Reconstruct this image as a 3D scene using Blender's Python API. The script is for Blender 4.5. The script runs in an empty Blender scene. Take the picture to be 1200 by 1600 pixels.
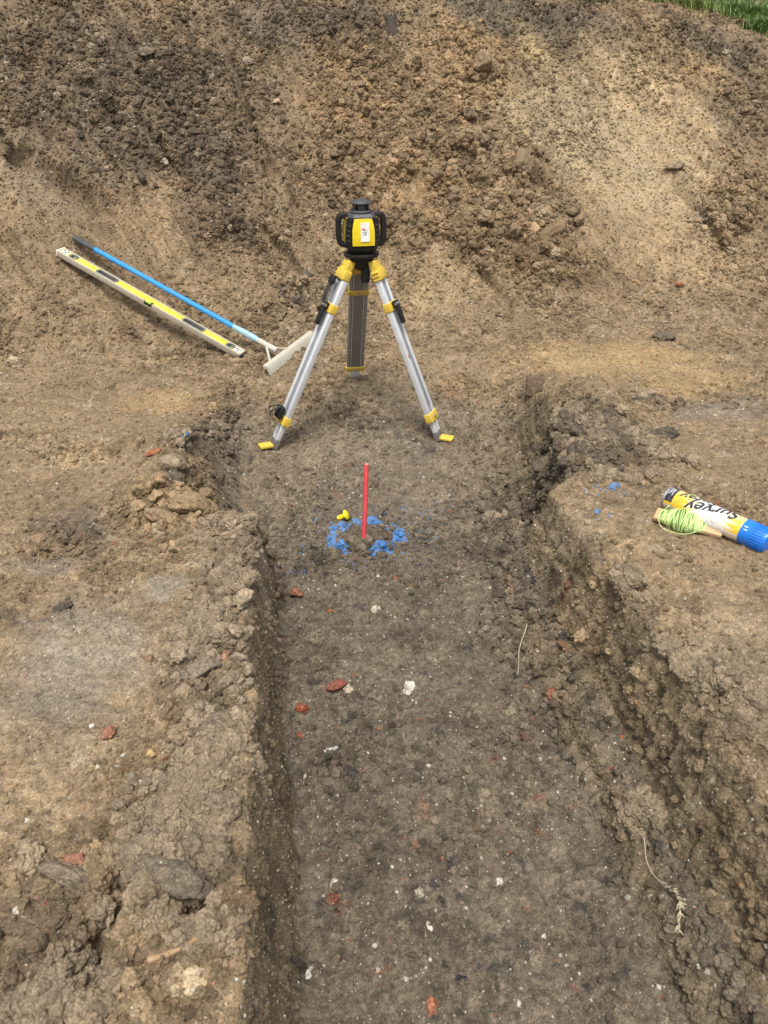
import bpy, bmesh, math, random
import numpy as np
from mathutils import Vector, Matrix

random.seed(7)
rng = np.random.default_rng(7)
S = bpy.context.scene
COL = S.collection
R_ = math.radians

# ------------------------------------------------------------------ camera, sky, sun, exposure
cd = bpy.data.cameras.new('camera'); cam = bpy.data.objects.new('camera', cd); COL.objects.link(cam)
cam.location = (0, 0, 1.5); cam.rotation_euler = (R_(90 - 31.27), 0, R_(-8.1))
cd.sensor_fit = 'VERTICAL'; cd.sensor_height = 36; cd.lens = 27.05
cd.clip_start = .05; cd.clip_end = 2000
cd.dof.use_dof = True; cd.dof.focus_distance = 3.0; cd.dof.aperture_fstop = 9.0
S.camera = cam

SUN_EL, SUN_AZ = 68, 195          # azimuth: where the sun stands, clockwise from +Y (behind the camera, a little left)
W = bpy.data.worlds.new('World'); S.world = W; W.use_nodes = True
nt = W.node_tree; nt.nodes.clear()
sky = nt.nodes.new('ShaderNodeTexSky'); sky.sky_type = 'NISHITA'; sky.sun_disc = False
sky.sun_elevation = R_(SUN_EL); sky.sun_rotation = R_(SUN_AZ); sky.dust_density = 4; sky.air_density = 1.2
hs = nt.nodes.new('ShaderNodeHueSaturation'); hs.inputs['Saturation'].default_value = .28
bg = nt.nodes.new('ShaderNodeBackground'); bg.inputs['Strength'].default_value = .084
wo = nt.nodes.new('ShaderNodeOutputWorld')
nt.links.new(sky.outputs[0], hs.inputs['Color']); nt.links.new(hs.outputs[0], bg.inputs[0]); nt.links.new(bg.outputs[0], wo.inputs[0])
sd = bpy.data.lights.new('sun', 'SUN'); sd.energy = 1.5; sd.angle = R_(18); sd.color = (1, .95, .87)
sun = bpy.data.objects.new('sun', sd); COL.objects.link(sun); sun.location = (-4, -6, 10)
_a, _e = R_(SUN_AZ), R_(SUN_EL)
sun.rotation_euler = Vector((math.sin(_a) * math.cos(_e), math.cos(_a) * math.cos(_e), math.sin(_e))).to_track_quat('Z', 'Y').to_euler()
S.view_settings.view_transform = 'Standard'; S.view_settings.look = 'None'
S.view_settings.exposure = 1.17; S.view_settings.gamma = 1; S.view_settings.use_curve_mapping = False
S.render.film_transparent = False
S.cycles.max_bounces = 5

#<TERRAIN>
# ---- smooth shape of the dig: trench along +Y, bank rising behind it (metres) ----
def sm(t):
    t = np.clip(t, 0.0, 1.0)
    return t * t * (3 - 2 * t)
def wob(Y, k, ph):
    return np.sin(Y * k + ph) * .5 + np.sin(Y * k * 2.3 + ph * 1.7) * .3 + np.sin(Y * k * 5.1 + ph * 2.9) * .2
def toe_y(X):
    return 4.15 - .85 * sm((.6 - X) / 3.2) + .15 * sm((X - 1.5) / 2)
def base(X, Y):
    X = np.asarray(X, float); Y = np.asarray(Y, float)
    g = .35 - .19 * sm((Y - 1.5) / 2.1) + .012 * wob(X, 2.1, .4)
    fz = .15 * sm((Y - 2.35) / 1.6)
    far = sm((Y - 1.95) / .16)
    lb = -.045 - .11 * far + .012 * wob(Y, 7, 1.)
    lt = lb - .074 - .17 * far + .014 * wob(Y, 11, 2.)
    fl = .19 * np.clip(Y - 2.1, 0, 1.2)
    rb = .60 + (.19 + fl) * far + .014 * wob(Y, 6, .3)
    wb = .725 + (.10 + fl) * far + .012 * wob(Y, 8, 4.)
    wt = wb + .075 + .02 * far + .008 * wob(Y, 13, 5.)
    led = .075 * (1 - far) + .03
    # far end of the trench fades out into the level ground
    end = 1 - sm((Y - 3.0) / .75)
    dl = g - (g - fz) * end
    left = sm((X - lt) / np.maximum(lb - lt, .01))
    r1 = sm((X - rb) / np.maximum(wb - rb, .02))
    r2 = sm((X - wb) / np.maximum(wt - wb, .02))
    prof = fz + r1 * led
    prof = prof + (g - prof) * r2
    prof = g + (prof - g) * left
    z = g + (prof - g) * end
    # heaps of spoil beside the trench
    def heap(cx, cy, rx, ry, h):
        q = ((X - cx) / rx) ** 2 + ((Y - cy) / ry) ** 2
        return h * np.exp(-q * 1.4)
    z = z + heap(1.15, 2.58, .18, .27, .18) + heap(-.40, 2.55, .15, .26, .10) + heap(-.44, 2.08, .16, .11, .10)
    z = z + heap(-.24, 1.78, .08, .2, .03) + heap(1.02, 3.2, .1, .1, .05)
    # the bank
    t = Y - toe_y(X)
    s1 = .50 - .26 * sm((X + .6) / 1.5)
    k = .10
    sp = lambda q: k * np.logaddexp(0, q / k)
    up = s1 * sp(t) + (.86 - s1) * sp(t - .55 + .5 * sm((X + .4) / 1.2))
    crest = 1.66 + .16 * np.clip(3.4 - X, -2.5, 3.2) + .05 * wob(X, 2.2, 3.)
    zz = z + up
    over = zz - crest
    kk = .06
    zz = zz - .80 * kk * np.logaddexp(0, over / kk) * 1.0
    # keep only a gentle rise past the crest
    zz = np.where(Y > 9, np.minimum(zz, crest + .45 + .03 * np.minimum(Y - 9, 60)), zz)
    return zz
#</TERRAIN>

# ------------------------------------------------------------------ noise
def _hash(ix, iy, iz, seed):
    h = (ix.astype(np.int64) * 374761393 + iy.astype(np.int64) * 668265263 + iz.astype(np.int64) * 2147483647 + seed * 974634777) & 0xFFFFFFFF
    h = ((h ^ (h >> 13)) * 1274126177) & 0xFFFFFFFF
    h = ((h ^ (h >> 16)) * 2246822519) & 0xFFFFFFFF
    return ((h ^ (h >> 15)) & 0xFFFFFF).astype(np.float32) / np.float32(0xFFFFFF)
def vn3(x, y, z, seed=0):
    xi, yi, zi = np.floor(x), np.floor(y), np.floor(z)
    fx, fy, fz = (x - xi).astype(np.float32), (y - yi).astype(np.float32), (z - zi).astype(np.float32)
    fx = fx * fx * (3 - 2 * fx); fy = fy * fy * (3 - 2 * fy); fz = fz * fz * (3 - 2 * fz)
    r = 0
    for a in (0, 1):
        wx = fx if a else 1 - fx
        for b in (0, 1):
            wy = fy if b else 1 - fy
            for c in (0, 1):
                r = r + _hash(xi + a, yi + b, zi + c, seed) * wx * wy * (fz if c else 1 - fz)
    return r * 2 - 1
def vn2(x, y, seed=0):
    xi, yi = np.floor(x), np.floor(y)
    fx, fy = (x - xi).astype(np.float32), (y - yi).astype(np.float32)
    fx = fx * fx * (3 - 2 * fx); fy = fy * fy * (3 - 2 * fy)
    z0 = np.zeros_like(xi)
    r = (_hash(xi, yi, z0, seed) * (1 - fx) + _hash(xi + 1, yi, z0, seed) * fx) * (1 - fy) \
        + (_hash(xi, yi + 1, z0, seed) * (1 - fx) + _hash(xi + 1, yi + 1, z0, seed) * fx) * fy
    return r * 2 - 1
def fbm2(x, y, n, seed=0, g=.5):
    r, a, t = 0, 1., 0
    for i in range(n):
        ca, sa = math.cos(i * 1.3), math.sin(i * 1.3)
        r = r + a * vn2((x * ca - y * sa) * 2 ** i, (x * sa + y * ca) * 2 ** i, seed + i * 17); t += a; a *= g
    return r / t
def domes(x, y, cell, seed, keep=1.0):
    """lumps: one rounded lump of random size in each grid cell; returns height as a share of the cell"""
    gx, gy = x / cell, y / cell
    ix, iy = np.floor(gx), np.floor(gy)
    out = np.zeros(len(gx), np.float32); z0 = np.zeros_like(ix)
    for a in (-1, 0, 1):
        for b in (-1, 0, 1):
            cx, cy = ix + a, iy + b
            px = cx + _hash(cx, cy, z0, seed); py = cy + _hash(cx, cy, z0, seed + 1)
            rr = .28 + .5 * _hash(cx, cy, z0, seed + 2) ** 2
            on = _hash(cx, cy, z0, seed + 3) < keep
            ang = _hash(cx, cy, z0, seed + 4) * 6.28
            dx, dy = gx - px, gy - py
            ex, ey = dx * np.cos(ang) + dy * np.sin(ang), (-dx * np.sin(ang) + dy * np.cos(ang)) * 1.4
            q = 1 - (np.abs(ex) ** 2.6 + np.abs(ey) ** 2.6) / rr ** 2.6
            out = np.maximum(out, np.where(on & (q > 0), rr * np.sqrt(np.maximum(q, 0)) * .8, 0))
    return out
def sst(a, b, t):
    t = np.clip((t - a) / (b - a), 0, 1)
    return t * t * (3 - 2 * t)
def zone(x, y, z, wx, wy, soft=(1.35, .55)):
    cx, cy, a, b, c, d = z
    dx, dy = x + wx - cx, y + wy - cy
    q = np.sqrt((a * dx + b * dy) ** 2 + (c * dx + d * dy) ** 2)
    return sst(soft[0], soft[1], q)

# ------------------------------------------------------------------ soil patches (centre and axes on the ground, metres)
ROUGH = [  # loose, cloddy soil
    (1.0, (0.808,5.122,1.681,-0.251,-0.004,-1.829)), (1.0, (1.349,5.538,4.741,-0.900,0.111,-2.813)), (1.0, (1.425,4.608,1.530,-1.142,-1.371,-2.973)), (.9, (1.180,4.965,1.521,-1.509,-1.725,-2.215)),
    (.75, (-0.486,5.300,1.455,-0.398,0.126,-2.380)), (.6, (-1.140,5.313,2.538,0.054,1.017,-2.581)), (.7, (-0.326,4.859,3.415,-2.426,-1.638,-3.014)), (.8, (-1.313,4.776,2.674,-1.124,-4.468,-13.311)),
    (1.0, (-0.290,2.815,6.557,0.426,8.376,-1.839)), (1.0, (-0.348,1.982,7.052,0.300,0.991,-9.685)), (1.0, (-0.109,1.827,17.657,-0.344,23.611,-8.238)), (1.0, (-0.173,1.469,14.774,0.492,-1.074,-4.680)), (1.0, (-0.204,1.202,10.137,0.531,-1.092,-4.654)),
    (1.0, (-0.250,0.771,6.732,0.759,-0.738,-5.184)), (.9, (-0.434,0.766,9.572,2.410,-1.068,-7.506)), (1.0, (0.999,2.283,4.028,-1.434,-1.999,-3.690)), (.9, (0.769,1.505,11.490,-2.177,-22.018,-7.157)),
    (1.0, (0.817,1.109,4.336,-4.312,-3.720,-2.406)), (.9, (1.482,2.750,5.096,-2.462,-0.168,-5.702)), (.8, (-0.639,1.868,9.791,2.193,-1.566,-7.099)), (.8, (-0.550,1.527,6.222,1.889,3.002,-19.469)),
    (.9, (0.677,1.966,7.130,-2.313,-7.118,0.789)), (.8, (0.044,2.153,7.703,-0.437,-2.103,-14.777)), (.8, (0.252,2.249,6.288,-0.758,-1.148,-8.067)), (.9, (0.141,4.283,4.703,-0.332,0.215,-4.708)), (.8, (-0.146,3.906,5.074,-0.010,-0.495,-2.578)),
    (.6, (0.803,4.346,4.491,-0.733,-0.072,-13.533)), (.9, (2.856,4.805,3.407,-4.834,-2.140,-1.842)), (.6, (3.238,5.501,3.171,-3.110,-1.569,-2.919)), (.8, (0.665,1.593,6.158,-4.735,-6.317,-2.318)),
    (.8, (0.658,5.792,3.004,-0.386,-0.687,-4.829)), (.6, (0.314,1.148,5.490,-1.182,-0.666,-4.679)), (.6, (0.089,1.016,10.343,-1.187,-0.820,-5.761)), (.7, (0.056,1.279,16.056,-1.358,-1.208,-8.491)), (.55, (0.769,2.760,7.353,-1.755,-0.490,-3.446)), (.5, (0.374,2.030,4.662,-0.801,-1.537,-10.796)), (.5, (0.332,3.142,5.801,-0.684,-0.664,-7.558)),
]
SMOOTH = [  # scraped or trodden soil
    (1.0, (-0.503,1.364,4.590,2.784,3.072,-2.486)), (.8, (-0.752,2.268,2.988,0.728,-0.793,-3.725)), (.8, (-0.947,3.435,1.807,0.359,-0.090,-3.121)), (.8, (1.423,2.106,4.823,-2.754,-0.319,-4.277)), (.7, (-0.501,1.062,10.921,2.577,-1.841,-12.939)), (.7, (1.133,1.489,8.067,-4.499,-1.270,-8.922)), (.8, (-0.838,4.539,2.108,-1.023,-1.543,-5.355)), (.8, (-0.337,1.614,9.062,2.279,3.801,-15.402)), (.8, (-0.658,1.739,8.974,2.923,3.183,-14.744)), (.9, (-0.623,2.962,1.984,0.310,-1.045,-4.023)),
    (.9, (1.743,3.373,1.686,-0.768,-0.302,-2.122)), (.9, (1.628,2.420,4.347,-2.525,-0.657,-3.135)), (.7, (0.974,4.263,3.859,-0.732,-0.456,-4.740)), (.8, (2.318,4.889,2.025,-1.419,-0.461,-1.431)),
    (.9, (-0.929,4.343,2.013,-0.814,-0.966,-2.770)), (.8, (0.842,4.833,4.294,-0.672,-0.033,-9.404)), (.8, (1.000,1.253,10.735,-5.959,-1.279,-5.380)), (.5, (0.270,1.639,6.003,-0.942,-0.742,-5.215)), (.4, (0.399,2.803,3.116,-0.443,-0.223,-2.608)),
]
TINT = [  # (colour, strength, patch): what the soil is made of there
    ((.090, .070, .050), .85, (-0.769,5.314,1.158,-0.223,0.222,-1.765)), ((.088, .07, .053), .6, (-0.323,4.928,3.111,1.546,1.798,-2.394)), ((.10, .08, .06), .8, (0.299,5.953,1.488,-0.146,-1.009,-5.291)),
    ((.085, .07, .052), .9, (1.716,5.966,1.587,-0.673,-0.969,-5.202)), ((.09, .072, .052), .8, (2.403,5.813,3.126,-3.013,-3.742,-5.083)), ((.10, .08, .058), .8, (3.182,5.886,2.174,-1.755,-1.368,-3.409)),
    ((.115, .09, .062), .7, (2.068,5.746,2.228,-3.818,-2.992,-1.125)), ((.13, .1, .068), .6, (3.125,5.449,2.668,-2.893,-1.716,-2.706)), ((.085, .068, .05), .6, (2.028,5.412,3.352,-4.569,-7.839,-5.802)),
    ((.35, .265, .155), .7, (2.470,5.565,2.685,-1.790,-0.729,-3.001)), ((.345, .27, .168), .65, (1.908,5.281,1.542,-0.807,-0.593,-4.166)), ((.34, .27, .17), .6, (2.209,5.111,1.391,-1.222,-1.680,-3.130)),
    ((.39, .29, .16), .75, (1.899,5.600,3.839,-3.980,-5.652,-6.961)), ((.40, .30, .18), .7, (2.649,5.256,3.085,1.084,1.386,-2.800)), ((.34, .255, .155), .6, (2.448,4.894,1.486,-1.373,-0.923,-1.719)), ((.36, .25, .13), .6, (3.019,5.692,3.087,-3.193,-5.127,-7.575)),
    ((.31, .22, .125), .5, (2.548,4.534,1.809,-0.611,0.257,-4.497)), ((.27, .18, .095), .8, (0.848,4.869,3.669,-0.574,-0.021,-6.247)), ((.25, .165, .09), .6, (0.529,5.420,3.536,-0.432,-0.887,-3.705)), ((.27, .18, .1), .7, (1.146,5.700,4.747,-0.807,-0.198,-4.095)),
    ((.27, .18, .095), .6, (1.362,5.499,5.279,-1.012,0.125,-3.175)), ((.17, .115, .065), .6, (1.559,4.502,1.701,-1.105,-1.496,-4.222)), ((.31, .23, .13), .6, (0.958,4.380,3.332,-0.599,-0.272,-5.348)),
    ((.28, .195, .11), .6, (-0.674,4.718,4.818,-2.432,-1.530,-4.128)), ((.24, .185, .125), .7, (-1.216,4.675,4.163,-1.731,-3.013,-10.702)),
    ((.34, .235, .115), .75, (1.660,3.487,1.753,-0.733,-0.505,-3.548)), ((.34, .235, .115), .6, (1.867,3.044,3.215,-1.752,-0.204,-5.319)), ((.32, .22, .11), .7, (-0.530,3.244,5.228,0.593,-0.820,-5.764)), ((.27, .2, .12), .6, (-0.857,2.698,3.164,0.776,-0.383,-2.689)),
    ((.17, .145, .115), .75, (1.764,2.653,4.503,-2.628,-0.766,-5.382)), ((.12, .1, .075), .7, (1.496,2.779,5.930,-2.849,-1.019,-7.158)),
    ((.115, .092, .066), .8, (-0.250,2.928,6.509,0.180,5.429,-3.245)), ((.22, .155, .088), .85, (-0.330,1.983,8.552,0.383,0.183,-10.270)), ((.10, .08, .062), .75, (-0.627,1.975,9.265,1.879,-2.049,-7.033)), ((.115, .09, .068), .7, (-0.611,1.538,8.463,1.991,-5.119,-22.544)),
    ((.205, .172, .130), .9, (-0.487,1.351,4.784,2.873,3.706,-3.016)), ((.19, .165, .13), .75, (-0.312,1.607,14.162,3.413,3.273,-21.461)), ((.26, .19, .115), .8, (-0.327,1.204,28.665,14.375,9.194,-12.529)), ((.19, .165, .135), .6, (-0.662,1.755,8.877,2.905,2.518,-19.086)),
    ((.27, .22, .16), .6, (-0.150,1.773,11.821,0.307,0.114,-4.834)), ((.25, .2, .145), .5, (-0.197,1.339,10.218,0.443,-0.703,-4.941)), ((.24, .18, .11), .5, (-0.475,0.947,10.350,2.199,-1.913,-13.439)),
    ((.075, .060, .045), .95, (1.021,2.282,4.209,-1.502,-1.950,-4.305)), ((.095, .075, .055), .8, (0.664,1.915,8.758,-2.238,-5.889,-3.223)), ((.3, .235, .155), .6, (0.796,1.743,11.582,-3.952,-12.127,-9.010)),
    ((.25, .18, .105), .6, (0.890,1.530,4.753,-2.148,-0.770,-5.408)), ((.26, .2, .13), .6, (0.957,1.261,7.034,-3.824,-1.011,-7.104)), ((.28, .21, .13), .6, (0.854,0.994,12.141,-6.901,-1.618,-11.372)),
    ((.15, .12, .085), .7, (0.452,3.176,2.637,-0.375,-0.321,-3.631)), ((.145, .118, .088), .6, (0.386,2.710,2.552,-0.363,-0.257,-3.022)), ((.27, .17, .09), .5, (0.812,3.341,10.771,-2.303,-0.360,-9.211)),
    ((.2, .155, .1), .6, (0.125,4.034,5.881,-0.333,0.006,-2.181)),
]
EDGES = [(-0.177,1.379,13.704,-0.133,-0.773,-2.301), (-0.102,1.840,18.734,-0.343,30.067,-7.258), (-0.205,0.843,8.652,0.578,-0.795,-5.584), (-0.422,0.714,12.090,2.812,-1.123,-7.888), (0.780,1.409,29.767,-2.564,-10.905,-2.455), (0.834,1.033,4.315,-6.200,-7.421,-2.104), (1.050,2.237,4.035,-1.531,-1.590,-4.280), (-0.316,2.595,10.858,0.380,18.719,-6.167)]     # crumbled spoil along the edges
PAINT_RING = (0.258,2.278,7.647,-0.929,-1.269,-8.918)
PAINT_SPOTS = [(0.995,1.953,37.194,-15.804,-7.554,-34.364), (0.873,1.785,103.558,-41.595,-8.939,-62.807), (-0.319,2.312,82.406,5.370,162.511,-48.394), (-0.355,2.501,109.780,7.686,148.904,-44.441), (0.253,2.258,54.854,-6.617,-6.880,-48.339)]

GOUGES = [  # (half width, depth, lip, line): where bucket and boots dragged
    (.06, .085, .03, [(-1.406,4.807), (-1.124,4.711), (-0.774,4.624)]), (.026, .055, .02, [(-0.091,5.386), (0.042,5.106), (0.184,4.781)]),
    (.020, .045, .015, [(-0.017,5.186), (0.107,4.844)]), (.03, .035, .015, [(-0.871,4.791), (-0.570,4.489)]), (.025, .04, .015, [(-0.094,4.808), (0.213,4.493)]),
    (.04, .03, .015, [(-0.292,5.961), (-0.171,5.667), (-0.058,5.313)]), (.05, .08, .03, [(1.597,4.993), (1.717,4.837), (1.822,4.732)]), (.03, .045, .015, [(1.158,4.439), (1.306,4.242), (1.362,3.912)]),
    (.03, .045, .015, [(2.584,5.050), (2.701,4.799), (2.800,4.523)]), (.03, .02, .01, [(2.310,5.807), (2.505,5.529), (2.688,5.239)]), (.02, .02, .01, [(1.990,5.613), (2.231,5.190)]),
    (.02, .018, .008, [(1.927,5.016), (2.169,4.521)]), (.02, .018, .008, [(1.667,5.344), (1.850,5.045)]), (.035, .022, .012, [(-1.211,4.548), (-0.802,4.304), (-0.443,4.121)]),
    (.03, .02, .01, [(-1.385,4.410), (-0.977,4.105)]), (.025, .02, .01, [(-0.770,5.207), (-0.430,4.895)]), (.025, .016, .01, [(-0.758,1.756), (-0.659,1.810), (-0.550,1.845)]), (.03, .02, .012, [(-0.696,1.531), (-0.512,1.562), (-0.416,1.627)]),
    (.04, .014, .008, [(-0.849,2.491), (-0.453,2.522)]), (.04, .014, .008, [(1.566,3.502), (2.159,3.010)]), (.03, .012, .008, [(1.165,2.135), (1.768,2.377)]), (.03, .014, .008, [(1.459,2.702), (1.852,2.507)]),
    (.012, .014, .006, [(0.223,1.702), (0.344,1.741)]), (.012, .014, .006, [(0.311,1.661), (0.464,1.667)]), (.02, .022, .008, [(-0.022,1.261), (0.055,1.260), (0.120,1.289)]), (.02, .03, .01, [(-0.035,0.860), (0.030,0.819)]),
    (.025, .05, .02, [(-0.321,0.610), (-0.317,0.709), (-0.315,0.815), (-0.308,0.873)]), (.03, .05, .02, [(-0.220,0.834), (-0.179,0.759), (-0.242,0.697)]),
]
def gouge(x, y):
    out = np.zeros(len(x), np.float32)
    for w_, dp_, lip, ln in GOUGES:
        L_ = np.array(ln); r = 4 * w_
        m = np.where((x > L_[:, 0].min() - r) & (x < L_[:, 0].max() + r) & (y > L_[:, 1].min() - r) & (y < L_[:, 1].max() + r))[0]
        best = np.full(len(m), 9.); sid = np.zeros(len(m)); al = np.zeros(len(m)); n_ = len(L_) - 1
        for i in range(n_):
            a, b = L_[i], L_[i + 1]; t = ((x[m] - a[0]) * (b[0] - a[0]) + (y[m] - a[1]) * (b[1] - a[1])) / ((b - a) ** 2).sum(); tc = np.clip(t, 0, 1)
            ex, ey = x[m] - a[0] - tc * (b[0] - a[0]), y[m] - a[1] - tc * (b[1] - a[1]); dd = np.hypot(ex, ey); k_ = dd < best
            best[k_] = dd[k_]; sid[k_] = np.sign(ex * (b[1] - a[1]) - ey * (b[0] - a[0]))[k_]; al[k_] = ((i + tc) / n_)[k_]
        fade = sst(0, .15, al) * sst(1, .8, al)
        q_ = best / w_
        out[m] += fade * (-dp_ * np.exp(-q_ ** 2 * np.where(sid > 0, 2.2, .9)) + lip * np.exp(-((q_ - 1.7) / .6) ** 2))
    return out

# ------------------------------------------------------------------ the ground: one sheet, finest where it is nearest
def ground_rows():
    y = [-3., -2., -1.2, -.6, -.2, .05, .2, .3, .38]
    v = .45; PX = 1.75
    while v < 300:
        y.append(v)
        if v < 3.5: d = PX * (v * v + 1.32) / (1202 * 1.15)
        elif v < 4.3: d = PX * v / (1202 * .5)
        elif v < 6.4: d = PX * v / (1202 * .85)
        elif v < 7.2: d = .03
        else: d = (v - 6.9) * .12
        v += d
    return np.array(y)
ROWS = ground_rows(); NC = 780; NR = len(ROWS)
def ground_cols(y):
    n = 1700
    u = np.linspace(-1, 1, n)
    half = 5. + 1.1 * max(y, 0) + .9 * max(y - 8, 0)
    xs = np.sign(u) * (np.abs(u) ** 1.7) * half + .18 * y * (1 - u * u)
    h = base(xs, np.full(n, y))
    lo, hi = -.34 * y - .62, .72 * y + .62
    w = .05 + .95 * sst(lo - .9, lo, xs) * sst(hi + .9, hi, xs)
    dx = np.diff(xs); dh = np.diff(h)
    seg = np.sqrt(dx * dx + (1.15 * dh) ** 2) * (w[1:] + w[:-1]) * .5
    s = np.concatenate([[0], np.cumsum(seg)])
    return np.interp(np.linspace(0, s[-1], NC), s, xs)
GX = np.stack([ground_cols(y) for y in ROWS])
k = np.array([.25, .5, .25])
for _ in range(2): GX[1:-1] = k[0] * GX[:-2] + k[1] * GX[1:-1] + k[2] * GX[2:]
GY = np.repeat(ROWS[:, None], NC, 1)
GZ = base(GX.ravel(), GY.ravel()).reshape(GX.shape)
def grid_normals(X, Y, Z):
    P = np.stack([X, Y, Z], -1)
    du = np.gradient(P, axis=1); dv = np.gradient(P, axis=0)
    n = np.cross(du, dv); n /= np.maximum(np.linalg.norm(n, axis=-1, keepdims=True), 1e-9)
    return n
N0 = grid_normals(GX, GY, GZ)
x, y, z = GX.ravel(), GY.ravel(), GZ.ravel()
near = np.where(y < 8, 1., 0.)
wx = .05 * fbm2(x * 7, y * 7, 3, 3) + .02 * vn2(x * 40, y * 40, 9); wy = .05 * fbm2(x * 7 + 9, y * 7 + 5, 3, 4) + .02 * vn2(x * 40 + 3, y * 40, 8)
gz = .35 - .19 * sm((y - 1.5) / 2.1)
depth = np.clip(gz - z, 0, 1) * (y < 3.7)
wallness = np.clip(1 - N0[..., 2].ravel(), 0, 1) * (y < 3.4)
in_tr = sst(.05, .16, depth)
onbank = sst(-.05, .25, y - toe_y(x))
rough = np.full(x.shape, .30) + .10 * onbank - .02 * in_tr + .25 * fbm2(x * 4, y * 4, 3, 31)
led = sst(.58, .68, x) * (x < 1.) * in_tr * (y < 2.2); rough += .5 * led
for s, q in ROUGH: rough = np.maximum(rough, s * zone(x, y, q, wx, wy) + .12 * vn2(x * 9, y * 9, 77))
gx_ = x + .02 * vn2(x * 18, y * 18, 65); gy_ = y + .02 * vn2(x * 18, y * 18, 66)
GO = gouge(gx_, gy_); gmask = sst(.006, .022, -GO)
rough *= 1 - .8 * gmask
for s, q in SMOOTH: rough *= 1 - .85 * s * zone(x, y, q, wx, wy)
rough = np.clip(rough, .03, 1)
fine = sst(4.5, 1.5, y)
# scrape marks left by the digger bucket: down the bank, along the trench
a1 = R_(38); sx, sy = x * math.cos(a1) + y * math.sin(a1), -x * math.sin(a1) + y * math.cos(a1)
scr = fbm2(sx * 16, sy * 1.4, 3, 51, .6)
scr2 = fbm2(x * 38, y * 1.5, 3, 52, .6)
scr3 = fbm2(z * 42 + x * 6, y * 1.8, 3, 53, .6)
ruts = fbm2((x * .35 + y) * 14, (x - y * .3) * 1.1, 3, 54, .6)
d = near * (.030 * fbm2(x * 2.0, y * 2.0, 2, 11) * (.35 + onbank) + (.012 + .035 * onbank * rough) * fbm2(x * 6, y * 6, 2, 12)
    + (.0045 + .016 * rough) * fbm2(x * 19, y * 19, 3, 13))
calm = 1 - in_tr * (1 - rough)
d += near * onbank * (1 - .8 * rough) * (.034 * scr + .012 * np.minimum(0, scr + .15) * 3)
d += near * in_tr * (1 - wallness) * .012 * scr2 + near * wallness * ((.007 + .006 * (x > .4)) * scr3 + (.004 + .008 * (x > .4)) * fbm2(x * 9 + z * 14, y * 9, 3, 55))
d += near * (1 - onbank) * (1 - in_tr) * (1 - rough) * .015 * ruts
flatw = 1 - .75 * sst(.15, .5, wallness)
cl0 = domes(x + wx, y + wy, .24, 191, .5); cl1 = domes(x + wx * .4, y + wy * .4, .115, 201, .55); cl2 = domes(x + wx * .3, y + wy * .3, .052, 211, .7); cl3 = domes(x, y + wx * .3, .024, 221, .8); cl4 = domes(x, y, .0125, 231, .75)
big = sst(.45, .95, rough)
bigs = sst(.3, .8, rough + .25 * fbm2(x * 5, y * 5, 3, 63))
d += near * onbank * bigs * (.03 + .24 * .36 * cl0 * sst(.5, .9, rough))
d += near * (big * .115 * .60 * cl1 * (.8 + .2 * onbank) * (1 - .8 * sst(.15, .5, wallness)) + (.1 + .9 * rough) * .052 * (.40 + .2 * onbank) * cl2 * sst(.2, .7, rough) * flatw + (.03 + .9 * rough) * .024 * .5 * cl3 + (.08 + .77 * rough) * .0125 * .55 * cl4 * (.4 + .6 * fine))
def billow(X, Y, n, seed):
    r, a = 0, 1.
    for i in range(n): r = r + a * (np.abs(vn2(X * 1.9 ** i + i * 3.7, Y * 1.9 ** i - i * 1.3, seed + i)) - .33); a *= .56
    return r
bw = billow(x * 9 + wx * 4, y * 9 + wy * 4, 5, 401) ; bw2 = billow(x * 31 + wx * 6, y * 31, 3, 411)
mot = sst(-.5, .4, fbm2(x * 3.1, y * 3.1, 3, 421))
d += near * flatw * ((.0035 + .0165 * rough + .0035 * onbank + .006 * in_tr) * (.35 + .65 * mot) * (1 + .5 * onbank) * bw + (.0015 + .008 * rough) * bw2)
d += near * (.0036 * vn2(x * 95, y * 95, 14) * (.5 + rough) + .0045 * rough * fbm2(x * 46, y * 46, 2, 16) + fine * .0016 * vn2(x * 210, y * 210, 15))
cracks = fbm2(x * 13 + 3, y * 13, 4, 61)
d -= near * in_tr * (1 - wallness) * .014 * sst(.07, 0, np.abs(cracks)) * sst(-.1, .3, fbm2(x * 3, y * 3, 2, 62))
# keep the soil level where tools stand on it
d += near * GO
D = d.reshape(GX.shape)
GP = np.stack([GX, GY, GZ], -1) + N0 * D[..., None]
NRM = grid_normals(GP[..., 0], GP[..., 1], GP[..., 2])

# what the soil is made of
c = np.zeros((len(x), 3), np.float32)
def lay(col, m):
    c[:] = c * (1 - m[:, None]) + np.array(col, np.float32) * m[:, None]
lay((.202, .146, .087), np.ones(len(x)))
lay((.198, .141, .083), onbank)
lay((.122, .098, .070), sst(.08, .2, depth))
lay((.165, .128, .085), sst(.06, .12, depth) * sst(2.1, 2.9, y))
lay((.125, .096, .062), sst(.25, .6, wallness) * (x < .4) * (y < 2.1))
lay((.16, .12, .075), sst(.25, .6, wallness) * sst(-.3, .3, vn2(y * 5, z * 22, 71) + .4) * (x < .4) * (y < 2.1))
lay((.15, .115, .071), sst(.2, .5, wallness) * (x > .4) * (y < 3.3))
lay((.19, .142, .085), .8 * sst(.25, .6, wallness) * (x > .4) * (y < 2.0) * sst(-.2, .35, fbm2(y * 6, z * 14, 3, 73)))
tw = .06 * fbm2(x * 5, y * 5, 4, 81, .65) + .16 * onbank * fbm2(sx * 5, sy * 1.6, 4, 84, .65); tv = .06 * fbm2(x * 5 + 7, y * 5 + 3, 4, 82, .65) + .22 * onbank * fbm2(sx * 6 + 4, sy * 1.5, 4, 85, .65)
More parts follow.
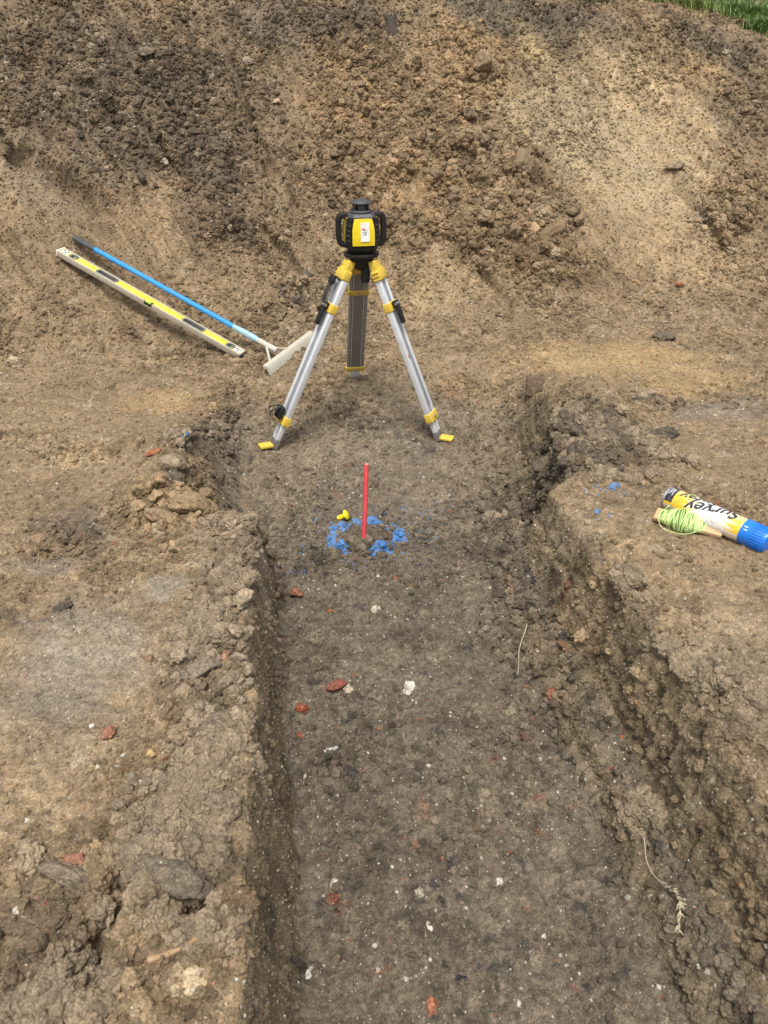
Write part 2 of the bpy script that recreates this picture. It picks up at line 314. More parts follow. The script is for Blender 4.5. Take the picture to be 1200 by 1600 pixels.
brk = sst(-.45, .35, fbm2(x * 14, y * 14, 4, 83, .65) + .1)
for col, s, q in TINT: lay(col, s * zone(x, y, q, tw + wx, tv + wy, (1.45, .35)) * (.55 + .45 * brk))
lay((.05, .075, .02), sst(.25, 1.2, y - 6.3 + .3 * fbm2(x * 1.5, y * 1.5, 3, 88)) * sst(1.45, 1.7, z))
# blotches of drier, damper, redder, blacker soil
bl = fbm2(x * 8 + 1, y * 8, 4, 91, .6); bl2 = fbm2(x * 27, y * 27, 3, 92, .6); bl3 = fbm2(x * 75, y * 75, 2, 93, .6)
calmc = .4 + .6 * sst(.03, .25, rough)
c *= (1 + calmc * (.32 * bl + .36 * bl2 + .36 * bl3))[:, None]
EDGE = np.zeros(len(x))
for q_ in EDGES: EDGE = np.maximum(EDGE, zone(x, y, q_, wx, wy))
lay((.115, .088, .06), .6 * EDGE * (wallness < .4))  # shade in the gaps between edge crumbs, laid in as darker soil colour
c *= (1 + .16 * np.where(onbank > .5, scr, ruts) * (1 - rough))[:, None]
lay((.035, .032, .032), .7 * sst(.50, .62, fbm2(x * 21 + 5, y * 21, 3, 94)) * (.3 + .7 * in_tr))
lay((.20, .085, .05), .5 * sst(.56, .66, fbm2(x * 24 + 5, y * 24 + 2, 3, 95)) * (.35 + .65 * in_tr))
lay((.33, .27, .19), .5 * sst(.42, .6, fbm2(x * 30 + 5, y * 30 + 2, 3, 96)) * (1 - .5 * in_tr))
lumpt = np.clip((cl2 + cl3) * 1.2, 0, 1) * rough
c *= (1 + .25 * (lumpt - .25) * rough)[:, None]  # lumps tinted lighter, the soil between them darker
c = np.clip(c, .012, .62)
damp = np.clip(in_tr * .55 * (1 - rough) + .2 * in_tr + .35 * zone(x, y, SMOOTH[0][1], wx, wy) + .3 * zone(x, y, SMOOTH[1][1], wx, wy), 0, 1)
C3 = c.reshape(GX.shape + (3,))

def mesh_np(name, V, F, mat=None, smooth=True):
    me = bpy.data.meshes.new(name)
    V = np.ascontiguousarray(V, np.float32); F = np.ascontiguousarray(F, np.int32)
    m, kk = F.shape
    me.vertices.add(len(V)); me.vertices.foreach_set('co', V.ravel())
    me.loops.add(m * kk); me.loops.foreach_set('vertex_index', F.ravel())
    me.polygons.add(m); me.polygons.foreach_set('loop_start', np.arange(0, m * kk, kk, dtype=np.int32))
    me.polygons.foreach_set('use_smooth', np.full(m, smooth, bool))
    me.update(calc_edges=True)
    if mat: me.materials.append(mat)
    return me
def attr_col(me, name, rgb):
    a = me.attributes.new(name, 'FLOAT_COLOR', 'POINT')
    a.data.foreach_set('color', np.concatenate([rgb, np.ones((len(rgb), 1))], 1).astype(np.float32).ravel())
def attr_f(me, name, v):
    a = me.attributes.new(name, 'FLOAT', 'POINT'); a.data.foreach_set('value', np.asarray(v, np.float32))

def tag(o, label=None, cat=None, group=None, kind=None):
    if label: o['label'] = label
    if cat: o['category'] = cat
    if group: o['group'] = group
    if kind: o['kind'] = kind
    return o
def link(name, me, parent=None):
    o = bpy.data.objects.new(name, me); COL.objects.link(o)
    if parent: o.parent = parent
    return o

# ------------------------------------------------------------------ materials
class NT:
    def __init__(s, name):
        s.m = bpy.data.materials.new(name); s.m.use_nodes = True
        s.t = s.m.node_tree; s.b = s.t.nodes['Principled BSDF']
    def n(s, typ, **kw):
        nd = s.t.nodes.new('ShaderNode' + typ)
        for a, v in kw.items():
            if a in nd.inputs: nd.inputs[a].default_value = v
            else: setattr(nd, a, v)
        return nd
    def l(s, a, b): s.t.links.new(a, b)
    def tex(s, co, scale, detail=4, rough=.6):
        nd = s.n('TexNoise'); nd.inputs['Scale'].default_value = scale; nd.inputs['Detail'].default_value = detail; nd.inputs['Roughness'].default_value = rough
        s.l(co, nd.inputs['Vector']); return nd.outputs['Fac']
    def vor(s, co, scale, rnd=1.):
        nd = s.n('TexVoronoi'); nd.inputs['Scale'].default_value = scale; nd.inputs['Randomness'].default_value = rnd
        s.l(co, nd.inputs['Vector']); return nd
    def mr(s, v, a, b, c=0., d=1.):
        nd = s.n('MapRange'); nd.inputs['From Min'].default_value = a; nd.inputs['From Max'].default_value = b
        nd.inputs['To Min'].default_value = c; nd.inputs['To Max'].default_value = d; s.l(v, nd.inputs['Value']); return nd.outputs[0]
    def ma(s, op, a, b):
        nd = s.n('Math', operation=op)
        for i, v in enumerate((a, b)):
            if isinstance(v, (int, float)): nd.inputs[i].default_value = v
            else: s.l(v, nd.inputs[i])
        return nd.outputs[0]
    def mix(s, f, a, b, mode='MIX'):
        nd = s.n('Mix', data_type='RGBA', blend_type=mode)
        for k_, v in ((0, f), (6, a), (7, b)):
            if isinstance(v, (int, float)): nd.inputs[k_].default_value = v
            elif isinstance(v, tuple): nd.inputs[k_].default_value = (*v, 1)
            else: s.l(v, nd.inputs[k_])
        return nd.outputs[2]
    def grey(s, v):
        nd = s.n('CombineColor'); [s.l(v, nd.inputs[i]) for i in range(3)]; return nd.outputs[0]

def soil_nodes(q, colsock, co, sc=1., grit=True):
    f1 = q.tex(co, 260 * sc, 3, .65); f2 = q.tex(co, 70 * sc, 4, .72)
    g = q.ma('MULTIPLY', q.mr(f1, .28, .72, .52, 1.48), q.mr(f2, .27, .73, .55, 1.48))
    col = q.mix(1., colsock, q.grey(g), 'MULTIPLY')
    h = q.ma('ADD', q.ma('MULTIPLY', f1, .8), f2)
    if grit:
        for scale, lo, rr, tone in ((330, .80, .34, (.50, .44, .34)), (150, .90, .30, (.52, .47, .39)), (240, .90, .36, (.035, .03, .027)), (75, .955, .26, (.50, .45, .37)), (110, .985, .3, (.22, .09, .05))):
            v = q.vor(co, scale * sc)
            on = q.mr(v.outputs['Color'], lo - .005, lo + .005)
            sep = q.n('SeparateColor'); q.l(v.outputs['Color'], sep.inputs[0])
            on = q.mr(sep.outputs[0], lo - .004, lo + .004)
            sz = q.ma('MULTIPLY', sep.outputs[1], rr)
            ins = q.ma('LESS_THAN', v.outputs['Distance'], sz)
            m = q.ma('MULTIPLY', on, ins)
            col = q.mix(q.ma('MULTIPLY', m, .8), col, tone)
            h = q.ma('ADD', h, q.ma('MULTIPLY', m, .5))
    bp = q.n('Bump'); bp.inputs['Strength'].default_value = .85; bp.inputs['Distance'].default_value = .004 / sc
    q.l(h, bp.inputs['Height']); q.l(bp.outputs[0], q.b.inputs['Normal'])
    q.l(col, q.b.inputs['Base Color']); q.b.inputs['Specular IOR Level'].default_value = .25
    return f2

q = NT('soil'); at = q.n('Attribute', attribute_name='soil'); tc = q.n('TexCoord'); dp = q.n('Attribute', attribute_name='damp')
f2 = soil_nodes(q, at.outputs['Color'], tc.outputs['Object'])
q.l(q.mr(q.ma('ADD', dp.outputs['Fac'], q.ma('MULTIPLY', q.ma('SUBTRACT', f2, .5), .6)), 0, 1, .97, .55), q.b.inputs['Roughness'])
M_SOIL = q.m
q = NT('soil_crumb'); at = q.n('Attribute', attribute_name='tint', attribute_type='INSTANCER'); tc = q.n('TexCoord')
geo = q.n('NewGeometry'); n_ = q.tex(geo.outputs['Position'], 230, 4, .7)
bp = q.n('Bump'); bp.inputs['Strength'].default_value = .8; bp.inputs['Distance'].default_value = .004; q.l(n_, bp.inputs['Height']); q.l(bp.outputs[0], q.b.inputs['Normal'])
q.l(q.mix(1., at.outputs['Color'], q.grey(q.mr(n_, .3, .7, .55, 1.45)), 'MULTIPLY'), q.b.inputs['Base Color']); q.b.inputs['Roughness'].default_value = .95; q.b.inputs['Specular IOR Level'].default_value = .2
M_CRUMB = q.m
q = NT('clod'); oi = q.n('ObjectInfo'); geo = q.n('NewGeometry')
tc = q.n('TexCoord')
cd1 = q.tex(geo.outputs['Position'], 55, 4, .65)
soil_nodes(q, q.mix(q.mr(cd1, .48, .62, 0, .55), oi.outputs['Color'], (.15, .118, .082)), geo.outputs['Position']); q.b.inputs['Roughness'].default_value = .95
M_CLOD = q.m

def pm(name, col, rough=.5, metal=0., dirt=.25, dirtcol=(.25, .19, .12), bump=.1, scale=40, var=.12, spec=.5, cut=(.5, .75)):
    """painted, moulded or bare surface with uneven tone, dust in patches and a slightly uneven skin"""
    q = NT(name); tc = q.n('TexCoord'); co = tc.outputs['Object']
    a = q.tex(co, scale, 5, .65); b = q.tex(co, scale * .22, 4, .6); f = q.tex(co, scale * 7, 2, .6)
    cc = q.mix(1., tuple(col), q.grey(q.mr(a, .3, .7, 1 - var, 1 + var)), 'MULTIPLY')
    m = q.ma('MULTIPLY', q.mr(q.ma('ADD', q.ma('MULTIPLY', a, .5), q.ma('MULTIPLY', b, .5)), cut[0] - .08, cut[1]), dirt)
    m = q.ma('MULTIPLY', m, q.mr(f, .3, .6))
    cc = q.mix(q.ma('MINIMUM', m, .95), cc, tuple(dirtcol))
    q.l(cc, q.b.inputs['Base Color']); q.b.inputs['Metallic'].default_value = metal
    q.l(q.mr(m, 0, 1, rough, min(1, rough + .5)), q.b.inputs['Roughness']); q.b.inputs['Specular IOR Level'].default_value = spec
    bp = q.n('Bump'); bp.inputs['Strength'].default_value = bump; bp.inputs['Distance'].default_value = .002
    q.l(q.ma('ADD', f, a), bp.inputs['Height']); q.l(bp.outputs[0], q.b.inputs['Normal'])
    return q.m

# ------------------------------------------------------------------ link the ground
idx = np.arange(NR * NC).reshape(NR, NC)
F = np.stack([idx[:-1, :-1], idx[:-1, 1:], idx[1:, 1:], idx[1:, :-1]], -1).reshape(-1, 4)
me = mesh_np('ground', GP.reshape(-1, 3), F, M_SOIL)
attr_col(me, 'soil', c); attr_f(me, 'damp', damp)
ground = link('ground', me); tag(ground, kind='structure')

FP = GP.reshape(-1, 3); FN = NRM.reshape(-1, 3)
NEAR = np.where((FP[:, 1] < 9) & (np.abs(FP[:, 0]) < 8))[0]; NX, NY = FP[NEAR, 0].copy(), FP[NEAR, 1].copy()
def surf(px, py):
    q2 = (NX - px) ** 2 + (NY - py) ** 2
    i = NEAR[int(np.argmin(q2))]
    return Vector(FP[i]), Vector(FN[i]), C3.reshape(-1, 3)[i]
def under(px, py, r):
    """highest soil within r: what a thing laid there comes to rest on"""
    m = NEAR[(NX - px) ** 2 + (NY - py) ** 2 < r * r]
    return float(np.percentile(FP[m, 2], 80)) if len(m) else surf(px, py)[0].z

# ------------------------------------------------------------------ loose crumbs of soil: uncountable, instanced
def crumb_group(name, seed0):
    g = bpy.data.node_groups.new(name, 'GeometryNodeTree')
    g.interface.new_socket('Geometry', in_out='INPUT', socket_type='NodeSocketGeometry')
    g.interface.new_socket('Geometry', in_out='OUTPUT', socket_type='NodeSocketGeometry')
    N = g.nodes.new; L = g.links.new
    gi = N('NodeGroupInput'); go = N('NodeGroupOutput'); jn = N('GeometryNodeJoinGeometry')
    for k_ in range(9):
        ic = N('GeometryNodeMeshIcoSphere'); ic.inputs['Subdivisions'].default_value = 3; ic.inputs['Radius'].default_value = 1
        po = N('GeometryNodeInputPosition'); ad = N('ShaderNodeVectorMath'); ad.operation = 'ADD'; ad.inputs[1].default_value = (seed0 + k_ * 7.3, k_ * 3.1, k_ * 1.7)
        no = N('ShaderNodeTexNoise'); no.inputs['Scale'].default_value = 1.15; no.inputs['Detail'].default_value = 4.5; no.inputs['Roughness'].default_value = .68
        sb = N('ShaderNodeMath'); sb.operation = 'MULTIPLY_ADD'; sb.inputs[1].default_value = 2.7; sb.inputs[2].default_value = -1.35
        sc_ = N('ShaderNodeVectorMath'); sc_.operation = 'SCALE'
        sp = N('GeometryNodeSetPosition'); sm_ = N('GeometryNodeSetMaterial'); sm_.inputs['Material'].default_value = M_CRUMB
        ti = N('GeometryNodeGeometryToInstance')
        L(po.outputs[0], ad.inputs[0]); L(ad.outputs[0], no.inputs['Vector']); L(no.outputs[0], sb.inputs[0])
        L(po.outputs[0], sc_.inputs[0]); L(sb.outputs[0], sc_.inputs['Scale'])
        L(ic.outputs[0], sp.inputs['Geometry']); L(sc_.outputs[0], sp.inputs['Offset'])
        L(sp.outputs[0], sm_.inputs[0]); L(sm_.outputs[0], ti.inputs[0]); L(ti.outputs[0], jn.inputs[0])
    ip = N('GeometryNodeInstanceOnPoints'); ip.inputs['Pick Instance'].default_value = True
    def na(nm, ty):
        a = N('GeometryNodeInputNamedAttribute'); a.data_type = ty; a.inputs['Name'].default_value = nm; return a.outputs[0]
    L(gi.outputs[0], ip.inputs['Points']); L(jn.outputs[0], ip.inputs['Instance'])
    L(na('pick', 'INT'), ip.inputs['Instance Index']); L(na('rot', 'FLOAT_VECTOR'), ip.inputs['Rotation']); L(na('scl', 'FLOAT_VECTOR'), ip.inputs['Scale'])
    L(ip.outputs[0], go.inputs[0])
    return g
SUBD = None
CP = FP.reshape(NR, NC, 3)
e1 = CP[:-1, 1:] - CP[:-1, :-1]; e2 = CP[1:, :-1] - CP[:-1, :-1]
AREA = np.linalg.norm(np.cross(e1, e2), axis=-1)
CX, CY = GX[:-1, :-1], GY[:-1, :-1]
VIEW = (CX > -.36 * CY - .75) & (CX < .74 * CY + .75) & (CY > .3) & (CY < 6.9)
RG = rough.reshape(NR, NC)[:-1, :-1]; TRM = in_tr.reshape(NR, NC)[:-1, :-1]; WAL = wallness.reshape(NR, NC)[:-1, :-1]
DIST = np.sqrt(CX ** 2 + CY ** 2 + 1.2)
def ringmask(X, Y):
    cx, cy, a, b, c_, d_ = PAINT_RING
    dx, dy = X - cx, Y - cy
    dx = dx + .012 * vn2(X * 30, Y * 30, 301); dy = dy + .012 * vn2(X * 30, Y * 30, 302)
    qx, qy = a * dx + b * dy, c_ * dx + d_ * dy
    r = np.sqrt(qx ** 2 + qy ** 2); an = np.arctan2(-qy, qx)
    m = sst(.24, .10, np.abs(r - .92))
    gap = np.exp(-((an + 1.75) / .30) ** 2)                     # the spray missed at the near side
    m = m * (1 - .95 * gap)
    for s in PAINT_SPOTS:
        qx, qy = s[2] * (X - s[0]) + s[3] * (Y - s[1]), s[4] * (X - s[0]) + s[5] * (Y - s[1])
        m = np.maximum(m, sst(1.2, .4, np.sqrt(qx ** 2 + qy ** 2)))
    return m * sst(-.75, -.1, fbm2(X * 60, Y * 60, 3, 303) - .15)
PAINT = np.array((.075, .19, .42))
def scatter(name, n, dens, rlo, rhi, power, bright, white=.02, red=.004, seed=1, sink=.25, flat=.8, dry=0.):
    r_ = np.random.default_rng(seed)
    w = (AREA * dens * VIEW).ravel(); cum = np.cumsum(w); cum /= cum[-1]
    i = np.searchsorted(cum, r_.random(n)); i = np.minimum(i, len(w) - 1)
    ri, ci = i // (NC - 1), i % (NC - 1)
    u, v = r_.random((n, 1)), r_.random((n, 1))
    P = CP[ri, ci] * (1 - u) * (1 - v) + CP[ri, ci + 1] * u * (1 - v) + CP[ri + 1, ci] * (1 - u) * v + CP[ri + 1, ci + 1] * u * v
    Nn = NRM[ri, ci]; dist = DIST[ri, ci]; rg = RG[ri, ci]
    t = r_.random(n)
    lo, hi = rlo(dist), rhi(dist, rg)
    rad = lo * (1 + (np.maximum(hi / lo, 1.05) ** power - 1) * t) ** (1 / power)
    sc_ = rad[:, None] * np.stack([.8 + .5 * r_.random(n), .7 + .4 * r_.random(n), flat * (.75 + .5 * r_.random(n))], 1)
    P = P + Nn * (rad * (.9 - 1.2 * sink) * (.35 if sink > .2 else .6))[:, None]
    col = C3[ri, ci] * (bright + .62 * (r_.random((n, 1)) - .48)) * (1 + .014 * r_.standard_normal((n, 3)))
    if dry:
        dw = dry * np.clip((C3[ri, ci].mean(1, keepdims=True) - .055) / .045, 0, 1)
        col = col * (1 - dw) + np.array((.25, .198, .135)) * dw * (.65 + .7 * r_.random((n, 1)))
    k_ = r_.random(n)
    wm = (k_ < white) & (rad < .006); col[wm] = np.array((.46, .42, .35)) * (.7 + .4 * r_.random((wm.sum(), 1)))
    rm = (k_ > 1 - red) & (rad < .005); col[rm] = np.array((.30, .10, .05)) * (.7 + .5 * r_.random((rm.sum(), 1)))
    pmk = ringmask(P[:, 0], P[:, 1]) > .5 + .25 * r_.random(n); col[pmk] = PAINT * (.7 + .5 * r_.random((pmk.sum(), 1)))
    me = bpy.data.meshes.new(name); me.vertices.add(n); me.vertices.foreach_set('co', P.astype(np.float32).ravel())
    attr_col(me, 'tint', np.clip(col, .01, .75))
    a = me.attributes.new('pick', 'INT', 'POINT'); a.data.foreach_set('value', r_.integers(0, 9, n).astype(np.int32))
    yaw = r_.random(n) * 6.283
    tilt = np.stack([np.arctan2(-Nn[:, 1], Nn[:, 2]) * .6 + .35 * r_.standard_normal(n), .35 * r_.standard_normal(n), yaw], 1)
    a = me.attributes.new('rot', 'FLOAT_VECTOR', 'POINT'); a.data.foreach_set('vector', tilt.astype(np.float32).ravel())
    a = me.attributes.new('scl', 'FLOAT_VECTOR', 'POINT'); a.data.foreach_set('vector', sc_.astype(np.float32).ravel())
    o = link(name, me); md = o.modifiers.new('crumbs', 'NODES'); md.node_group = crumb_group(name, seed * 13.7)
    tag(o, kind='stuff')
    return o
CLU = .25 + 1.5 * sst(-.15, .45, fbm2((CX * 6).ravel(), (CY * 6).ravel(), 3, 330)).reshape(CX.shape)
o = scatter('loose_soil_crumbs', 120000, (.012 + 1.9 * RG ** 1.7) * CLU * (1 - .8 * sst(.2, .5, WAL)) / DIST ** 1.5, lambda d_: .0010 * d_, lambda d_, r: .0035 * d_ ** .5 + .011 * r * np.sqrt(d_), -1.6, 1.02, .018, .004, 3)
tag(o, 'loose brown soil crumbs strewn over the dig and its bank', 'soil crumbs')
o = scatter('grit', 110000, (.5 + .3 * TRM + .25 * RG + .45 * (CY > 3.6)) / DIST ** 1.5, lambda d_: .0008 * d_, lambda d_, r: .0022 * d_ ** .7, -2.2, 1.15, .07, .0015, 4)
tag(o, 'pale grit and tiny stones sprinkled over the bare soil', 'grit')

EDGE = EDGE.reshape(NR, NC)[:-1, :-1]
EDGE = EDGE * sst(-.05, .4, fbm2((CX * 9).ravel(), (CY * 9).ravel(), 3, 331)).reshape(CX.shape) * (WAL < .4)
o = scatter('crumbled_spoil', 30000, EDGE / DIST, lambda d_: .0020 * d_, lambda d_, r: .0120 * np.sqrt(d_), -1.4, 1.1, .01, .003, 5, -.1, dry=.7, flat=.95)
tag(o, 'crumbled pale soil heaped along the edges of the trench', 'soil crumbs')

# ------------------------------------------------------------------ clods and stones one can point at
def rock_mesh(name, seed, sub, facets, lump, flat, mat):
    r_ = np.random.default_rng(seed)
    bm = bmesh.new(); bmesh.ops.create_icosphere(bm, subdivisions=sub, radius=1)
    V = np.array([v.co for v in bm.verts]); dirs = V / np.linalg.norm(V, axis=1, keepdims=True)
    pl = r_.standard_normal((facets, 3)); pl /= np.linalg.norm(pl, axis=1, keepdims=True)
    dk = .62 + .4 * r_.random(facets)
    dot = dirs @ pl.T
    rad = np.where(dot > .05, dk / np.maximum(dot, .05), 9).min(1); rad = np.minimum(rad, 1.15)
    o_ = seed * 3.7
    x_, y_, z_ = (dirs * 1.0).T
    rad *= 1 + lump * (.9 * vn3(x_ * 1.6 + o_, y_ * 1.6, z_ * 1.6, seed) + .55 * vn3(x_ * 3.6 + o_, y_ * 3.6, z_ * 3.6, seed + 1) + .34 * vn3(x_ * 8 + o_, y_ * 8, z_ * 8, seed + 2) + .2 * vn3(x_ * 17 + o_, y_ * 17, z_ * 17, seed + 3))
    V = dirs * rad[:, None] * np.array([1, .82, flat])
    for v, co in zip(bm.verts, V): v.co = co
    for f in bm.faces: f.smooth = True
    me = bpy.data.meshes.new(name); bm.to_mesh(me); bm.free(); me.materials.append(mat)
    return me
CLODS = [rock_mesh('clod', 40 + i, 4, 9 + i % 5, .20 + .04 * (i % 3), .62 + .1 * (i % 3), M_CLOD) for i in range(14)]
SLABS = [rock_mesh('slab', 70 + i, 4, 12, .24, .36, M_CLOD) for i in range(4)]
def put_clod(name, me, px, py, r, col, label, cat, group=None, sink=.3, yaw=None, tilt=.25, sc=(1, 1, 1)):
    p, n, sc_ = surf(px, py)
    o = link(name, me)
    up = (n * .6 + Vector((0, 0, .4))).normalized()
    qn = Vector((0, 0, 1)).rotation_difference(up)
    e = Matrix.Rotation(random.uniform(0, 6.28) if yaw is None else yaw, 3, 'Z') @ Matrix.Rotation(random.uniform(-tilt, tilt), 3, 'X')
    o.rotation_euler = (qn.to_matrix() @ e).to_euler()
    o.scale = (r * sc[0], r * sc[1], r * sc[2])
    o.location = p + up * (r * sc[2] * .62 * (1 - 2 * sink))
    o.color = (*col, 1)
    tag(o, label, cat, group); return o
# zones of loose clods: (count, patch, radius range, colour, label, group)
TAN, OCH, DRK, GRY, PAL = (.20, .142, .085), (.25, .168, .09), (.105, .083, .06), (.185, .145, .10), (.25, .20, .135)
CLOD_ZONES = [
    (62, (1.446,4.891,1.389,-1.523,-1.717,-2.093), .019, .058, TAN, 'tan clod, @ part of the loose spill right of the laser level', 'clods spilled down the bank right of the laser level'),
    (24, (1.349,5.538,5.644,-1.071,0.125,-3.164), .018, .048, OCH, 'ochre clod, @ part of the knobbly ridge up the bank', 'clods of the knobbly ridge on the upper bank'),
    (30, (0.584,5.218,2.960,-0.383,-0.554,-2.314), .016, .040, TAN, 'brown clod, @ part of the bank behind the laser level', 'clods on the bank behind the laser level'),
    (24, (-0.665,5.240,1.494,-0.306,0.290,-2.426), .014, .036, DRK, 'brown clod, @ part of the dark upper left bank', 'dark clods on the upper left bank'),
    (16, (0.143,4.308,7.029,-0.515,0.350,-7.705), .016, .040, DRK, 'clod, @ of the heap behind the left tripod leg', 'clods heaped behind the left tripod leg'),
    (16, (-0.305,2.728,8.050,0.590,12.199,-2.094), .014, .036, DRK, 'clod, @ of the heap at the far left trench corner', 'clods heaped at the far left trench corner'),
    (22, (-0.339,1.977,8.534,0.409,1.158,-11.379), .016, .038, (.275, .19, .108), 'yellow brown clod, @ of the crumbled heap left of the trench', 'yellow brown clods on the left trench edge'),
    (34, (-0.176,1.356,14.033,0.533,-0.766,-3.307), .010, .028, PAL, 'crumbly clod, @ stretch of the left trench edge', 'pale clods along the left trench edge'),
    (34, (-0.230,0.898,8.374,0.619,-0.771,-5.417), .010, .032, GRY, 'brown clod, @ part of the near left ground', 'clods on the near left bank'),
    (40, (1.035,2.257,4.234,-1.559,-2.138,-4.690), .014, .042, (.092, .072, .052), 'clod, @ of the dark heap right of the trench', 'clods of the dark heap right of the trench'),
    (12, (2.843,4.766,5.026,-5.087,-1.835,-3.260), .014, .034, TAN, 'brown clod, @ of the small spill on the right bank', 'clods spilled on the smooth right bank'),
]
r2 = np.random.default_rng(21)
for cnt, zq, lo, hi, col, lab, grp in CLOD_ZONES:
    M = np.linalg.inv(np.array([[zq[2], zq[3]], [zq[4], zq[5]]]))
    for i in range(cnt):
        a, rr = r2.random() * 6.283, math.sqrt(r2.random())
        dx, dy = M @ np.array([math.cos(a) * rr, math.sin(a) * rr])
        rad = lo * (1 + ((hi / lo) ** -1.3 - 1) * r2.random()) ** (1 / -1.3)
        cc = np.clip(np.array(col) * (.8 + .45 * r2.random()) * (1 + .015 * r2.standard_normal(3)), .02, .6)
        sz = 'small' if rad < lo * 1.22 else ('large' if rad > lo + .42 * (hi - lo) else 'middling')
        tone = 'dark' if cc.sum() < .92 * sum(col) else ('pale' if cc.sum() > 1.1 * sum(col) else 'plain')
        part = ('upper ' if dy > 0 else 'lower ') + ('left' if dx < 0 else 'right')
        put_clod('soil_clod', CLODS[int(r2.integers(14))], zq[0] + dx, zq[1] + dy, rad, cc, sz + ' ' + tone + ' ' + lab.replace('@', part), 'clod', grp, sink=.06 + .24 * r2.random(), tilt=.6)

